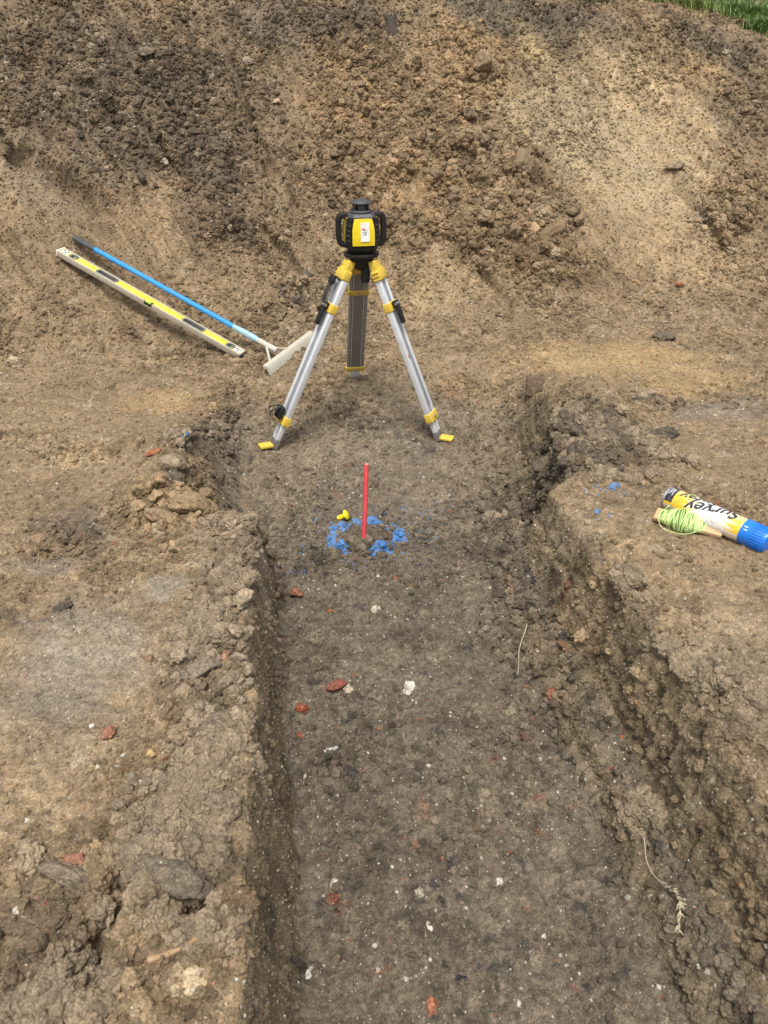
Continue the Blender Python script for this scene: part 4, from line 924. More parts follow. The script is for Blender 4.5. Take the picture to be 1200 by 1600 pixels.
# ------------------------------------------------------------------ spirit level lying on the slope
A = Vector((*(-1.091,4.342), 0)); B = Vector((*(-0.174,3.746), 0))
for v in (A, B): v.z = under(v.x, v.y, .03) + .006
ax = (B - A); LEN = ax.length; ax.normalize()
sl = Vector(np.mean([surf(A.x + (B.x - A.x) * t, A.y + (B.y - A.y) * t)[1] for t in np.linspace(0, 1, 9)], axis=0)); sl.z *= 1.0
lz = Vector((sl.x, sl.y * .9, sl.z))                           # the broad face looks up and back at the trench
Ml = frame_of(ax, lz)
lev = thing('spirit_level', (A + B) / 2, 'long yellow spirit level lying on the slope beside the blue handled rake', 'spirit level', M=Ml)
M_LYEL = pm('level_yellow', (.68, .55, .035), .45, dirt=.75, dirtcol=(.36, .31, .22), scale=22, cut=(.50, .72))
M_LALU = pm('level_edge', (.50, .46, .37), .55, .2, dirt=.8, dirtcol=(.33, .26, .17), scale=30, cut=(.42, .7))
H_, T_ = .058, .030
b = MB()
for sy in (-1, 1): b.box((0, sy * (H_ / 2 - .004), 0), (LEN, .008, T_), bev=.0015)
b.build('edge_rail', M_LALU, lev)
# yellow web, with openings left at the hand holes and vials
holes = [(-.44 * LEN + .02, .045, 'v'), (-.235 * LEN, .13, 'h'), (.235 * LEN, .13, 'h'), (.43 * LEN, .045, 'v')]
xs = -LEN / 2 + .006; b = MB()
for hx, hw, kd in holes + [(LEN / 2 - .006 + .0001, 0, 'e')]:
    b.box(((xs + hx - hw / 2) / 2, 0, 0), (hx - hw / 2 - xs, H_ - .0162, T_ * .80), bev=.001)
    for sy in (-1, 1):
        if hw: b.box((hx, sy * (H_ / 2 - .0082 - .0045), 0), (hw + .001, .009, T_ * .80), bev=.001)
    xs = hx + hw / 2
web = b.build('web', M_LYEL, lev)
M_VIAL = pm('vial_green', (.45, .62, .10), .15, dirt=.05)
for hx, hw, kd in holes:
    rim = MB(); n_ = 28; prof = []
    hh = H_ / 2 - .0125
    def stad(rx, ry):
        return [(hx + (rx - ry) * (1 if math.cos(t) > 0 else -1) + ry * math.cos(t), ry * math.sin(t)) for t in np.linspace(0, 2 * math.pi, n_, endpoint=False)] if rx > ry else [(hx + rx * math.cos(t), ry * math.sin(t)) for t in np.linspace(0, 2 * math.pi, n_, endpoint=False)]
    o1, i1 = stad(hw / 2 + .004, hh + .004), stad(hw / 2 - .006, hh - .005)
    zt = T_ * .40 + .002
    rim.loft([[(*p, zt - .004) for p in o1], [(*p, zt) for p in o1], [(*p, zt) for p in i1], [(*p, -zt) for p in i1], [(*p, -zt) for p in o1], [(*p, -zt + .004) for p in o1]], cap=False)
    rm_ = rim.build('hand_hole' if kd == 'h' else 'vial_ring', pm('dark_grey_insert', (.12, .125, .125), .55, dirt=.6, dirtcol=(.3, .25, .18)) if hx < -.3 or True else M_GREY, lev)
    if kd == 'v': MB().tube([(hx, -hh + .003, 0), (hx, hh - .003, 0)] if hx < 0 else [(hx - .012, -hh + .006, 0), (hx + .012, hh - .006, 0)], .0065, 12).build('vial', M_VIAL, rm_)
# plumb vial in the near edge
MB().box((0.01, -H_ / 2 + .008, T_ * .2), (.05, .017, T_ * .66), bev=.002).build('centre_block', M_BLACK, lev)
MB().tube([(-.008, -H_ / 2 + .006, T_ * .5), (.028, -H_ / 2 + .006, T_ * .5)], .0085, 14).build('centre_vial', M_VIAL, lev)
M_ENDP = pm('level_print', (.72, .70, .64), .5, dirt=.5, dirtcol=(.42, .36, .26))
for sx in (-1, 1):
    e = MB().box((sx * (LEN / 2 - .0025), 0, 0), (.009, H_ + .003, T_ + .003), bev=.002).build('end_cap', M_GREY if sx > 0 else M_ENDP, lev)
    pl = MB().box((sx * (LEN / 2 - .034), 0, T_ * .40 + .0006), (.044, H_ - .022, .0008)).build('printed_panel', M_ENDP, web, 0)
    b = MB()
    for k_ in range(3):
        b.box((sx * (LEN / 2 - .022 - k_ * .012), .008 - .007 * (k_ % 2), T_ * .40 + .0013), (.007, .012, .0006))
        b.box((sx * (LEN / 2 - .022 - k_ * .012), -.011, T_ * .40 + .0013), (.008, .005, .0006))
    b.build('print', M_INK, pl, 0) if False else b.build('print', M_INK, lev, 0)

# ------------------------------------------------------------------ levelling rake with a blue handle
A = Vector((*(-1.031,4.432), 0)); N_ = Vector((*(-0.024,3.771), 0)); H0 = Vector((*(-0.051,3.515), 0)); H1 = Vector((*(0.194,3.950), 0))
A.z = under(A.x, A.y, .03) + .014
for v in (H0, H1): v.z = under(v.x, v.y, .02) + .012
HM = H0.lerp(H1, .30)
N_ = HM + Vector((0, 0, .038)) + (A - HM).normalized() * .04
rk = thing('rake', HM, 'levelling rake with a blue tube handle and pale worn blade', 'rake')
dz = (N_ - A); RL = dz.length; dz.normalize(); Mr = frame_of(dz.orthogonal(), dz)
q = lambda t: A.lerp(N_, t) - HM
M_BLUE = pm('blue_tube', (.025, .255, .62), .35, dirt=.30, dirtcol=(.22, .2, .18), cut=(.52, .9))
M_PALE = pm('worn_pale_plastic', (.47, .45, .38), .6, dirt=.7, dirtcol=(.34, .29, .2), scale=25, cut=(.45, .75))
M_PBLUE = pm('worn_blue_sleeve', (.27, .45, .55), .5, dirt=.5, dirtcol=(.36, .34, .28), cut=(.48, .75))
MB().tube([q(0), q(.012), q(.1), q(.112)], [.012, .0165, .0160, .0145], 16).build('grip', M_GREY, rk)
MB().tube([q(.112), q(.835)], .0132, 18).build('handle', M_BLUE, rk)
MB().tube([q(.80), q(.83), q(.845), q(.90), q(.912)], [.0132, .0150, .0165, .0165, .0135], 18).build('collar', M_PBLUE, rk)
MB().tube([q(.908), q(.95), q(1.0)], [.0135, .015, .016], 14).build('neck', M_PALE, rk)
hd = (H1 - H0); HL = hd.length; hd.normalize(); Mh = frame_of(hd, Vector((-.5, -.35, .8)))
def hp(t, y_, z_): return H0 + hd * (t * HL) + Mh @ Vector((0, y_, z_)) - HM
b = MB(); prof = [(-.006, -.010), (.003, -.010), (.006, .024), (.022, .036), (.020, .043), (-.001, .035), (-.008, .022)]
b.loft([[hp(t, py_, pz_) for py_, pz_ in prof] for t in np.linspace(0, 1, 12)])
b.build('blade', M_PALE, rk)
b = MB(); b.tube([hp(.12, .014, .034), N_.lerp(A, .05) - HM], .006, 8); b.tube([hp(.5, .014, .036), N_.lerp(A, .02) - HM], .006, 8); b.build('brace', M_PALE, rk)

# ------------------------------------------------------------------ red marker, yellow cap, paint ring
px, py = 0.246,2.217; p, n, _ = surf(px, py)
top = Vector((px + .020, py + .075, .287))
pin = thing('marker_pin', p, 'thin red plastic marker pin leaning in the blue paint ring', 'marker pin')
M_RED = pm('red_plastic', (.60, .055, .065), .5, dirt=.15, dirtcol=(.5, .25, .2))
dt = top - p
MB().tube([dt * -.08, dt * .5 + Vector((.002, 0, 0)), dt], .0078, 14).build('shaft', M_RED, pin)
MB().tube([dt * 1.0005, dt * 1.012], [.0078, .0062], 14).build('tip', pm('frayed_tip', (.62, .25, .23), .7), pin)
px, py = 0.190,2.412; p, n, _ = surf(px, py)
Mk = frame_of(Vector((.1, .95, .25)), Vector((.80, -.42, .42)))
yc = thing('plastic_peg', p + Vector((0, 0, .017)), 'small yellow mushroom shaped plastic cap lying on the trench floor', 'marker cap', M=Mk)
M_CAP = pm('cap_yellow', (.80, .62, .01), .4, dirt=.08)
MB().lathe([(.003, .021), (.012, .0195), (.0185, .015), (.0195, .0125), (.0185, .0105), (.008, .0100)], seg=32).build('flange', M_CAP, yc)
MB().lathe([(.0085, .0102), (.0085, -.006), (.0095, -.007), (.0095, -.011), (.0085, -.012), (.0085, -.022), (.006, -.024)], seg=24).build('stem', M_CAP, yc)

M_PAINT = pm('blue_spray_paint', (.08, .20, .42), .9, dirt=.75, dirtcol=(.13, .105, .08), scale=200, var=.35, cut=(.44, .66))
def paint_film(name, spot, label, cat):
    cx, cy = spot[0], spot[1]; ext = 1.35 / min(np.hypot(spot[2], spot[4]), np.hypot(spot[3], spot[5])) + .03
    ri = np.where((ROWS > cy - ext) & (ROWS < cy + ext))[0]; r0, r1 = ri[0], ri[-1] + 1
    sub = (GX[r0:r1] > cx - ext) & (GX[r0:r1] < cx + ext); cols = np.where(sub.any(0))[0]; c0, c1 = cols[0], cols[-1] + 1
    Pq, Nq = CP[r0:r1, c0:c1], NRM[r0:r1, c0:c1]
    K = 3; nr, nc = (Pq.shape[0] - 1) * K + 1, (Pq.shape[1] - 1) * K + 1
    iu, iv = np.arange(nr) / K, np.arange(nc) / K
    def up(Aq):
        i0 = np.minimum(iu.astype(int), Aq.shape[0] - 2); fu = (iu - i0)[:, None, None]
        t = Aq[i0] * (1 - fu) + Aq[i0 + 1] * fu
        j0 = np.minimum(iv.astype(int), Aq.shape[1] - 2); fv = (iv - j0)[None, :, None]
        return t[:, j0] * (1 - fv) + t[:, j0 + 1] * fv
    V = up(Pq) + up(Nq) * .0022
    m = ringmask(V[..., 0].ravel(), V[..., 1].ravel()).reshape(nr, nc)
    d2 = (V[..., 0] - cx) ** 2 + (V[..., 1] - cy) ** 2; m = m * (d2 < ext ** 2)
    m = m + .5 * vn2(V[..., 0].ravel() * 150, V[..., 1].ravel() * 150, 311).reshape(nr, nc) + .38 * vn2(V[..., 0].ravel() * 330, V[..., 1].ravel() * 330, 312).reshape(nr, nc)
    on = (m[:-1, :-1] > .45)
    ii = np.arange(nr * nc).reshape(nr, nc)
    Fq = np.stack([ii[:-1, :-1][on], ii[:-1, 1:][on], ii[1:, 1:][on], ii[1:, :-1][on]], -1)
    if not len(Fq): return
    us, inv = np.unique(Fq, return_inverse=True)
    me = mesh_np(name, V.reshape(-1, 3)[us], inv.reshape(-1, 4), M_PAINT)
    o = link(name, me); tag(o, label, cat)
paint_film('paint_ring', PAINT_RING, 'broken ring of blue spray paint round the red marker pin', 'paint mark')
for s_, lab in zip(PAINT_SPOTS[:4], ('blue paint fleck on the right bank beside the dark heap', 'small blue paint dot at the near right trench corner', 'blue paint fleck below the buff lump on the left', 'blue paint spot beside the orange brick on the far left heap')):
    paint_film('paint_fleck', s_, lab, 'paint mark')

# ------------------------------------------------------------------ line marking spray can
E0 = Vector((*(1.079,1.772), 0)); E1 = Vector((*(1.209,1.559), 0))
RC = .0335
ax = (E1 - E0); ax.z = 0; ax.normalize()
zc_ = max(under(*(E0 + ax * t).xy, .02) for t in (.02, .12, .22)) + RC - .006
zc_ = (under(*(E0 + ax * .05).xy, .025) + under(*(E0 + ax * .2).xy, .025)) / 2 + RC - .003
E0.z = zc_; E0 = E0 + Vector((.0, .01, 0))
Mc = frame_of(ax, (0, 0, 1)) ; Mc = Matrix((Mc.col[1], Mc.col[2], Mc.col[0])).transposed()     # local z = along the can, local y = up, local x = away
can = thing('spray_can', E0, 'yellow and white marking paint spray can with blue cap lying on the right', 'spray can', M=Mc)
BL = .245
q = NT('can_print'); tc = q.n('TexCoord'); sx_ = q.n('SeparateXYZ'); q.l(tc.outputs['Object'], sx_.inputs[0])
X_, Y_, Z_ = sx_.outputs
ang = q.ma('ARCTAN2', Y_, X_)
nz = q.tex(tc.outputs['Object'], 34, 3, .6)
# a white starburst over yellow: along the can the yellow comes and goes in fans
ray_ = q.ma('SINE', q.ma('MULTIPLY', q.ma('ARCTAN2', q.ma('MULTIPLY', q.ma('SUBTRACT', ang, 2.5), .034), q.ma('SUBTRACT', Z_, .135)), 26.), 0.)
fan = q.ma('ADD', q.ma('MULTIPLY', ray_, .012), q.ma('MULTIPLY', q.ma('SUBTRACT', nz, .5), .02))
dz_ = q.ma('ABSOLUTE', q.ma('SUBTRACT', Z_, .140), 0.)
yel = q.mr(q.ma('ADD', dz_, fan), .036, .074)
low = q.mr(ang, 2.2, 2.9)            # towards the side facing the board the yellow deepens
yel2 = q.ma('MULTIPLY', q.mr(q.ma('ADD', q.ma('MULTIPLY', Z_, -1), fan), -.10, -.03), q.mr(ang, 1.4, 2.4))
ymask = q.ma('MAXIMUM', q.ma('MULTIPLY', yel, q.mr(ang, .6, 2.2, .35, 1.)), yel2)
colr = q.mix(ymask, (.80, .80, .80), (.80, .50, .03))
band = q.ma('MULTIPLY', q.ma('LESS_THAN', Z_, .030), q.ma('LESS_THAN', q.ma('ABSOLUTE', q.ma('SUBTRACT', ang, 1.95), 0.), .95))
colr = q.mix(band, colr, (.02, .024, .04))
dm = q.ma('MULTIPLY', q.mr(q.tex(tc.outputs['Object'], 60, 5, .7), .50, .72), .6)
colr = q.mix(dm, colr, (.3, .24, .16))
q.l(colr, q.b.inputs['Base Color']); q.b.inputs['Roughness'].default_value = .28; q.b.inputs['Metallic'].default_value = .0
M_CAN = q.m
M_CAPB = pm('blue_cap', (.012, .17, .66), .32, dirt=.12, cut=(.55, .9))
body = MB().lathe([(RC - .001, .006), (RC, .008), (RC, BL - .022), (RC - .0015, BL - .014), (RC - .006, BL - .004), (RC - .008, BL)], seg=64).build('body', M_CAN, can)
MB().lathe([(RC - .004, .004), (RC - .002, .0), (RC + .0008, .0005), (RC + .0012, .004), (RC + .0008, .0075), (RC - .002, .008)], seg=64).build('base_rim', M_STEEL, can)
MB().lathe([(.004, .010), (RC - .012, .007), (RC - .0035, .0035)], seg=48).build('base_dome', M_STEEL, can)
capo = MB().lathe([(RC - .001, BL - .012), (RC + .0015, BL - .012), (RC + .0015, BL + .012), (RC - .0005, BL + .014), (RC - .001, BL + .050), (RC - .003, BL + .056), (RC - .010, BL + .059), (.004, BL + .060)], seg=56).build('cap', M_CAPB, can)
for k_ in range(28):
    a = 2 * math.pi * k_ / 28
    MB().box(((RC + .0002) * math.cos(a), (RC + .0002) * math.sin(a), BL + .033), (.0016, .0022, .034), Matrix.Rotation(a, 3, 'Z'), bev=.0005, seg=1).build('rib', M_CAPB, capo)
def wrap_text(txt, size, z_mid, a_mid, mat, name, parent, shear=0.12, bold=.0, slope=0.):
    """lettering that follows the curve of the can; its baseline runs along the can, its top towards the far side"""
    cu = bpy.data.curves.new(name, 'FONT'); cu.body = txt; cu.size = size; cu.shear = shear; cu.offset = bold; cu.align_x = 'CENTER'; cu.align_y = 'CENTER'; cu.resolution_u = 4
    to = bpy.data.objects.new(name, cu); COL.objects.link(to)
    me0 = bpy.data.meshes.new_from_object(to.evaluated_get(bpy.context.evaluated_depsgraph_get()))
    COL.objects.unlink(to); bpy.data.objects.remove(to)
    bm = bmesh.new(); bm.from_mesh(me0)
    for k_ in range(-14, 15):
        gm = bm.verts[:] + bm.edges[:] + bm.faces[:]
        bmesh.ops.bisect_plane(bm, geom=gm, plane_co=(0, k_ * size / 14, 0), plane_no=(0, 1, 0))
    for v in bm.verts:
        # reading direction runs from the cap towards the base, letters stand with their tops towards the ground on the camera's side
        zz = z_mid - v.co.x; aa = a_mid + (v.co.y + slope * v.co.x) / RC
        v.co = ((RC + .0004) * math.cos(aa), (RC + .0004) * math.sin(aa), zz)
    me = bpy.data.meshes.new(name); bm.to_mesh(me); bm.free(); me.materials.append(mat)
    return link(name, me, parent)
CANDEG = R_
wrap_text('Survey', .052, .142, R_(112), M_INK, 'lettering', body, bold=.0011, slope=.27)
wrap_text('Spray', .044, .092, R_(82), M_INK, 'lettering', body, bold=.0009, slope=.27)
b = MB()
for k_, (zz, w_) in enumerate(((.012, .003), (.017, .0025), (.022, .003))):
    for j in range(5 - k_ % 2):
        a = R_(88 + j * 9 + k_ * 2); b.box(((RC + .0005) * math.cos(a), (RC + .0005) * math.sin(a), zz), (.0006, .0036, w_ * .7), Matrix.Rotation(a, 3, 'Z'))
b.build('small_print', M_WHITE, body, 0)
b = MB()
for j in range(2):
    a = R_(128 + j * 14); b.box(((RC + .0016) * math.cos(a), (RC + .0016) * math.sin(a), BL - .001 + j * .002), (.0007, .0022, .010), Matrix.Rotation(a, 3, 'Z'))
b.build('cap_print', M_WHITE, capo, 0)

# ------------------------------------------------------------------ string line wound on a small board
B0 = Vector((*(1.023,1.733), 0)); B1 = Vector((*(1.162,1.614), 0))
bz = max(under(B0.x, B0.y, .02), under(B1.x, B1.y, .02)) + .008
B0.z = under(B0.x, B0.y, .015) + .014; B1.z = under(B1.x, B1.y, .015) + .012
bx = (B1 - B0); BLN = bx.length; Mb = frame_of(bx, Vector((-.1, -.22, 1)))
sl_ = thing('string_line', (B0 + B1) / 2, 'lime green string wound round a small wooden board beside the spray can', 'string line', M=Mb)
q = NT('pine_board'); tc = q.n('TexCoord'); mp = q.n('Mapping'); mp.inputs['Scale'].default_value = (12, 160, 160); q.l(tc.outputs['Object'], mp.inputs['Vector'])
g_ = q.tex(mp.outputs[0], 1.2, 4, .6); q.l(q.mix(q.mr(g_, .3, .7), (.40, .27, .13), (.56, .41, .23)), q.b.inputs['Base Color']); q.b.inputs['Roughness'].default_value = .75
bp = q.n('Bump'); bp.inputs['Strength'].default_value = .2; bp.inputs['Distance'].default_value = .001; q.l(g_, bp.inputs['Height']); q.l(bp.outputs[0], q.b.inputs['Normal']); M_PINE = q.m
MB().box((0, 0, 0), (BLN, .046, .012), bev=.0012, seg=2).build('board', M_PINE, sl_)
q = NT('lime_string'); tc = q.n('TexCoord'); g_ = q.tex(tc.outputs['Object'], 420, 3, .6)
q.l(q.mix(q.mr(g_, .3, .7), (.38, .55, .16), (.60, .74, .34)), q.b.inputs['Base Color']); q.b.inputs['Roughness'].default_value = .6; M_STR = q.m
hw_ = BLN * .34
def prof_r(s): t = 1 - abs(s); return .003 + .030 * max(t, 0) ** 1.15
r3 = random.Random(5)
core = MB(); rings = []
for s in np.linspace(-1, 1, 20):
    rr = prof_r(s) * .80
    rings.append([Vector((-.016 + s * hw_ * .98, (.020 + rr * .55) * math.cos(t) * (1 if True else 1), (.005 + rr) * math.sin(t))) for t in np.linspace(0, 2 * math.pi, 24, endpoint=False)])
core.loft(rings).build('winding_core', pm('string_in_shade', (.16, .30, .05), .8, dirt=.3, scale=300, var=.4), sl_)  # solid core, darker green to paint the shade between the strands
st = MB(); pts = []; turns = 66; ph = 0.
NPT = turns * 14
pos = 0.; target = .2; layer = 0
for i in range(NPT):
    t = i / 14 * 2 * math.pi
    s = math.sin(i / NPT * 2 * math.pi * 6.5 + .6 * math.sin(i * .011)) * (.97 - .25 * r3.random() * 0) * (.55 + .45 * math.sin(i * .0043 + 1) ** 2)
    s += .16 * math.sin(t * .5 + i * .002)
    s = max(-.99, min(.99, s)); rr = prof_r(s) + .0012 * math.sin(i * .37) + .0006
    pts.append(Vector((-.016 + s * hw_, (.020 + rr * .55) * math.cos(t), (.005 + rr) * math.sin(t))))
st.tube(pts, .0012, 6)
st.build('winding', M_STR, sl_, 60)
# loose end: comes off the near tip, loops on the soil and over the can
Minv = Mb.transposed(); Lc = (B0 + B1) / 2
def wl(x_, y_, z_): return Minv @ (Vector((x_, y_, z_)) - Lc)
lo = []
n0 = Vector((-.016 - hw_ * .92, -.012, .012))
w0 = Mb @ n0 + Lc
ctrl = [w0, w0 + Vector((-.018, -.020, .004)), w0 + Vector((-.016, -.046, -.012)), w0 + Vector((.018, -.075, -.016)), w0 + Vector((.055, -.082, -.012)), w0 + Vector((.085, -.07, -.004)), w0 + Vector((.088, -.05, .012))]
for i in range(len(ctrl) - 1):
    for t in np.linspace(0, 1, 6, endpoint=False):
        p0, p1, p2, p3 = ctrl[max(i - 1, 0)], ctrl[i], ctrl[i + 1], ctrl[min(i + 2, len(ctrl) - 1)]
        v = .5 * ((2 * p1) + (p2 - p0) * t + (2 * p0 - 5 * p1 + 4 * p2 - p3) * t * t + (3 * p1 - p0 - 3 * p2 + p3) * t ** 3)
        lo.append(v)
lo = [Vector((v.x, v.y, max(v.z, surf(v.x, v.y)[0].z + .003))) for v in lo]
MB().tube([Minv @ (v - Lc) for v in lo], .001, 6).build('loose_end', M_STR, sl_)
a_ = []
for t in np.linspace(0, 1, 16):
    ang_ = R_(180 - 150 * t); zz = .03 + .05 * t
    a_.append(E0 + Mc @ Vector(((RC + .0016) * math.cos(ang_), (RC + .0016) * math.sin(ang_), zz)))
a_ = [w0 + Vector((.004, .006, .008)), w0.lerp(a_[0], .5) + Vector((0, 0, .006))] + a_
MB().tube([Minv @ (v - Lc) for v in a_], .001, 6).build('loose_end', M_STR, sl_)

# ------------------------------------------------------------------ straw, roots, timber, grass
M_STRAW = pm('straw', (.44, .38, .26), .8, dirt=.2, scale=200)
M_ROOT = pm('root', (.20, .145, .09), .9, dirt=.3, scale=120)
def stalk(name, ends, r, mat, label, cat, sag=.0, wig=.006, n_=14, lift=.006, seed=1):
    rr = random.Random(seed); (x0, y0), (x1, y1) = ends
    p0 = surf(x0, y0)[0]; pts = []
    for i in range(n_):
        t = i / (n_ - 1); X = x0 + (x1 - x0) * t + wig * math.sin(t * 5 + seed) * (t * (1 - t) * 4); Y = y0 + (y1 - y0) * t + wig * math.cos(t * 4 + seed * 2) * (t * (1 - t) * 4)
        pts.append(Vector((X, Y, surf(X, Y)[0].z + lift)))
    zz = [p.z for p in pts]
    for _ in range(4): zz = [zz[0]] + [max(zz[i], (zz[i - 1] + zz[i + 1]) / 2) for i in range(1, n_ - 1)] + [zz[-1]]
    for p, z_ in zip(pts, zz): p.z = z_
    o = thing(name, p0, label, cat)
    MB().tube([p - p0 for p in pts], [r * (1 - .5 * i / n_) for i in range(n_)], 6).build('stem', mat, o)
    return o, [p - p0 for p in pts]
stalk('straw_stalk', ((0.659,1.672), (0.584,1.506)), .0016, M_STRAW, 'thin pale straw stalk lying across the slumped right side', 'straw', lift=.022, seed=2)
o, pts = stalk('seed_head', ((0.679,0.936), (0.661,0.736)), .0011, M_STRAW, 'dry grass stalk with a feathery pale seed head on the right slope', 'dry grass', lift=.02, wig=.012, n_=18, seed=3)
b = MB(); rr = random.Random(9)
for i in range(60):
    t = .55 + .45 * rr.random(); f = t * (len(pts) - 1); k_ = min(int(f), len(pts) - 2); p = pts[k_].lerp(pts[k_ + 1], f - k_)
    dd = (pts[k_ + 1] - pts[k_]).normalized(); dr = (dd * .8 + Vector((rr.uniform(-.5, .5), rr.uniform(-.5, .5), rr.uniform(0, .5)))).normalized()
    b.tube([p, p + dr * .006, p + dr * .013], [.0006, .0017, .0003], 5)
b.build('seeds', M_STRAW, o)
o, pts = stalk('root', ((-0.251,0.659), (-0.182,0.678)), .0062, pm('pale_root', (.33, .22, .12), .8, dirt=.4), 'thick pale brown root stub at the bottom left', 'root', lift=.012, wig=.01, n_=9, seed=5)
o, pts = stalk('root', ((0.157,5.761), (0.216,5.872)), .0022, M_ROOT, 'thin curved root on the upper bank', 'root', lift=.008, wig=.05, n_=10, seed=6)
o, pts = stalk('root', ((1.571,4.358), (1.670,4.473)), .0022, M_ROOT, 'thin root hooked over the foot of the spill', 'root', lift=.01, wig=.04, n_=10, seed=7)
px, py = 0.892,5.796; p, n, _ = surf(px, py)
tb = thing('timber_stub', p, 'dark rotten timber stub sticking out of the top of the bank', 'timber')
q = NT('rotten_wood'); tc = q.n('TexCoord'); mp = q.n('Mapping'); mp.inputs['Scale'].default_value = (60, 60, 5); q.l(tc.outputs['Object'], mp.inputs['Vector'])
g_ = q.tex(mp.outputs[0], 1.5, 5, .65); q.l(q.mix(q.mr(g_, .3, .7), (.018, .015, .012), (.085, .066, .05)), q.b.inputs['Base Color']); q.b.inputs['Roughness'].default_value = .95
bp = q.n('Bump'); bp.inputs['Strength'].default_value = .9; bp.inputs['Distance'].default_value = .008; q.l(g_, bp.inputs['Height']); q.l(bp.outputs[0], q.b.inputs['Normal'])
rr = random.Random(4); b = MB(); rings = []
for i, t in enumerate(np.linspace(0, 1, 9)):
    c_ = Vector((-.02 * t, .13 * t - .03, -.05 + .18 * t)); rings.append([c_ + Vector((.036 * math.cos(a) * (1 + .25 * math.sin(a * 3 + i)), .03 * math.sin(a), .02 * rr.uniform(-1, 1) * (t > .9))) * 1.0 for a in np.linspace(0, 6.283, 14, endpoint=False)])
b.loft(rings).build('splintered_post', q.m, tb)

def strands(name, pts_list, r, mat, label, cat):
    V, Fq = [], []
    for pts, rr_ in pts_list:
        n0 = len(V)
        for i, p in enumerate(pts):
            t = (pts[min(i + 1, len(pts) - 1)] - pts[max(i - 1, 0)]).normalized(); a = t.orthogonal().normalized(); b_ = t.cross(a); s_ = rr_ * (1 - .6 * i / len(pts))
            for k_ in range(3): V.append(p + (a * math.cos(k_ * 2.094) + b_ * math.sin(k_ * 2.094)) * s_)
        for i in range(len(pts) - 1):
            for k_ in range(3):
                j = (k_ + 1) % 3; Fq.append((n0 + i * 3 + k_, n0 + i * 3 + j, n0 + i * 3 + 3 + j, n0 + i * 3 + 3 + k_))
    o = link(name, mesh_np(name, [tuple(v) for v in V], Fq, mat)); tag(o, label, cat, kind='stuff'); return o
rr = random.Random(12); lst = []
def rootlet(zx, zy, ln, down):
    p, n, _ = surf(zx, zy); pts = [p - n * .01]; dr = Vector((rr.uniform(-1, 1), rr.uniform(-.6, .3) , rr.uniform(-.5, .5))).normalized(); q_ = p + n * .012
    for i in range(7):
        dr = (dr + Vector((rr.uniform(-.5, .5), rr.uniform(-.5, .5), rr.uniform(-.5, .4) - .12 * down))).normalized(); q_ = q_ + dr * ln / 7
        s_ = surf(q_.x, q_.y)[0]; q_.z = max(q_.z, s_.z + .003); q_.z = min(q_.z, s_.z + .05); pts.append(q_.copy())
    return pts
for (cx, cy, w_, h_, n_) in ((*(2.060,5.894), .55, .20, 60), (*(2.628,5.947), .5, .2, 40), (*(0.434,6.030), .5, .15, 26), (*(-0.729,5.859), .5, .15, 22), (*(1.140,4.752), .4, .3, 10), (*(-1.237,5.278), .35, .3, 16)):
    for i in range(n_):
        lst.append((rootlet(cx + rr.uniform(-w_, w_), cy + rr.uniform(-h_, h_), rr.uniform(.06, .26), 1), rr.uniform(.0008, .0022)))
strands('dry_roots', lst, .001, M_ROOT, 'fine dry roots and straw hanging from the top of the bank', 'roots')

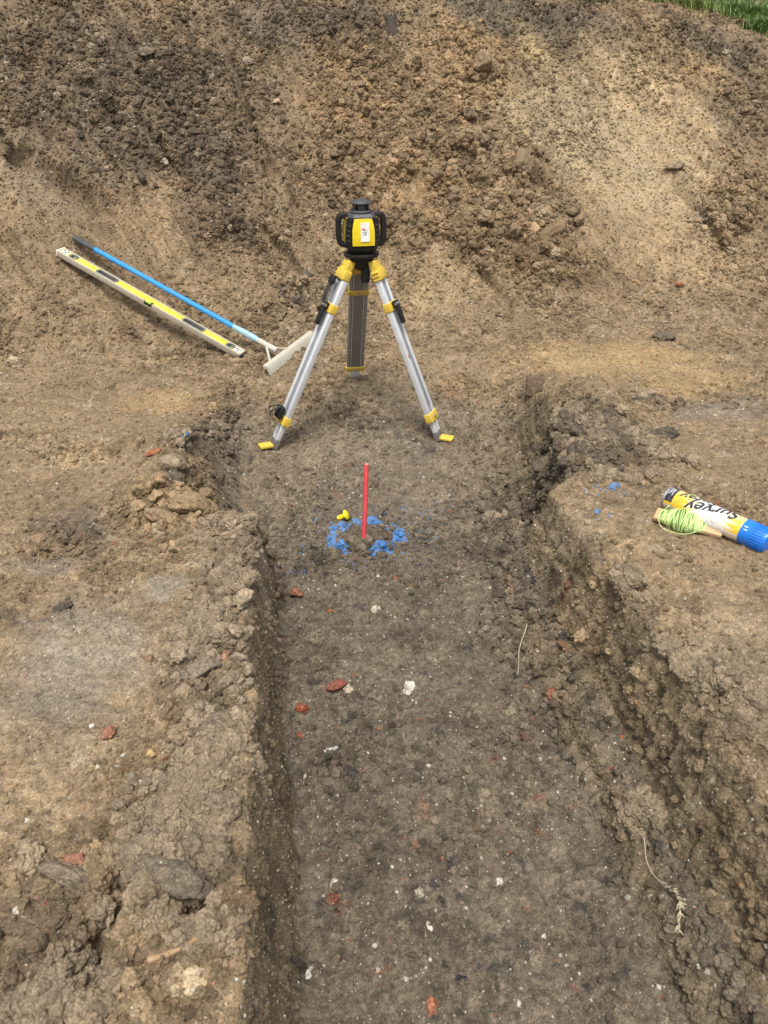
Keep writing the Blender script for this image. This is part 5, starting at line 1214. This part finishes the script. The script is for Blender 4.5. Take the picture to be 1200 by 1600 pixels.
# grass on top of the bank and the strip behind it
q = NT('grass_blade'); gi_ = q.n('Attribute', attribute_name='tint'); q.l(gi_.outputs['Color'], q.b.inputs['Base Color']); q.b.inputs['Roughness'].default_value = .6
q.b.inputs['Subsurface Weight'].default_value = 0.
M_GRASS = q.m
rg = np.random.default_rng(31)
def grass(name, spots, label):
    V, Fq, T = [], [], []
    for (bx_, by_, bz_, h_, col) in spots:
        az = rg.random() * 6.283; ln = h_ * (.6 + .7 * rg.random()); bend = .4 + 1.0 * rg.random(); w_ = .0028 + .0025 * rg.random()
        dx, dy = math.cos(az), math.sin(az); n0 = len(V)
        for i, t in enumerate((0, .35, .7, 1.)):
            u_ = ln * (t * bend * t); hz = ln * (t - .38 * bend * t * t); wv = w_ * (1 - t * .92)
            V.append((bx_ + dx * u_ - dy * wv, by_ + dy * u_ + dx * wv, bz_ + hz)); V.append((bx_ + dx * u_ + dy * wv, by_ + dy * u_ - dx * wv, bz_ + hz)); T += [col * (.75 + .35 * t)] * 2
        for i in range(3): Fq.append((n0 + 2 * i, n0 + 2 * i + 1, n0 + 2 * i + 3, n0 + 2 * i + 2))
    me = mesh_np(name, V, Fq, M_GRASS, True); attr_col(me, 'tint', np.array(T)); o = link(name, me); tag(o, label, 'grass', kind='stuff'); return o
sp = []
FPN = FP[NEAR]; FNN = FN[NEAR]
def crest_z(X): return 1.66 + .16 * np.clip(3.4 - X, -2.5, 3.2)
cand = FPN[(FPN[:, 2] > crest_z(FPN[:, 0]) + .02) & (FPN[:, 1] < 8.8) & (FPN[:, 1] > 5)]
wgt = 1 / (1 + (cand[:, 1] - 5.5) ** 2 * .2)
pick = cand[rg.choice(len(cand), 26000, p=wgt / wgt.sum())]
pn_ = fbm2(pick[:, 0] * 1.7, pick[:, 1] * 1.7, 3, 401)
for i in range(len(pick)):
    if pn_[i] < -.25 - .25 * (pick[i, 0] > 2.4): continue
    g_ = rg.random(); col = np.array((.13, .20, .045)) * (.7 + .7 * g_) if rg.random() > .12 else np.array((.22, .17, .07)) * (.7 + .5 * g_)
    sp.append((pick[i, 0] + .02 * rg.standard_normal(), pick[i, 1] + .03 * rg.standard_normal(), pick[i, 2] - .004, .03 + .07 * rg.random() * (1 + pn_[i]), col))
for (cx, cy, rx_, ry_, n_, hh, tone) in ((*(3.797,6.595), .30, .12, 3600, .085, (.13, .21, .05)), (*(3.107,6.366), .22, .06, 1200, .08, (.22, .27, .06)), (*(3.644,6.144), .1, .07, 900, .08, (.13, .21, .05)), (*(2.347,6.113), .12, .04, 160, .08, (.08, .11, .03)), (*(3.108,5.897), .08, .03, 60, .06, (.10, .12, .04))):
    for i in range(n_):
        X, Y = cx + rx_ * rg.standard_normal() * .6, cy + ry_ * rg.standard_normal()
        s_ = surf(X, Y)[0]
        sp.append((X, Y, s_.z - .004, hh, np.array(tone) * (.6 + .8 * rg.random())))
grass('grass', sp, 'green grass and weeds growing along the top of the bank')
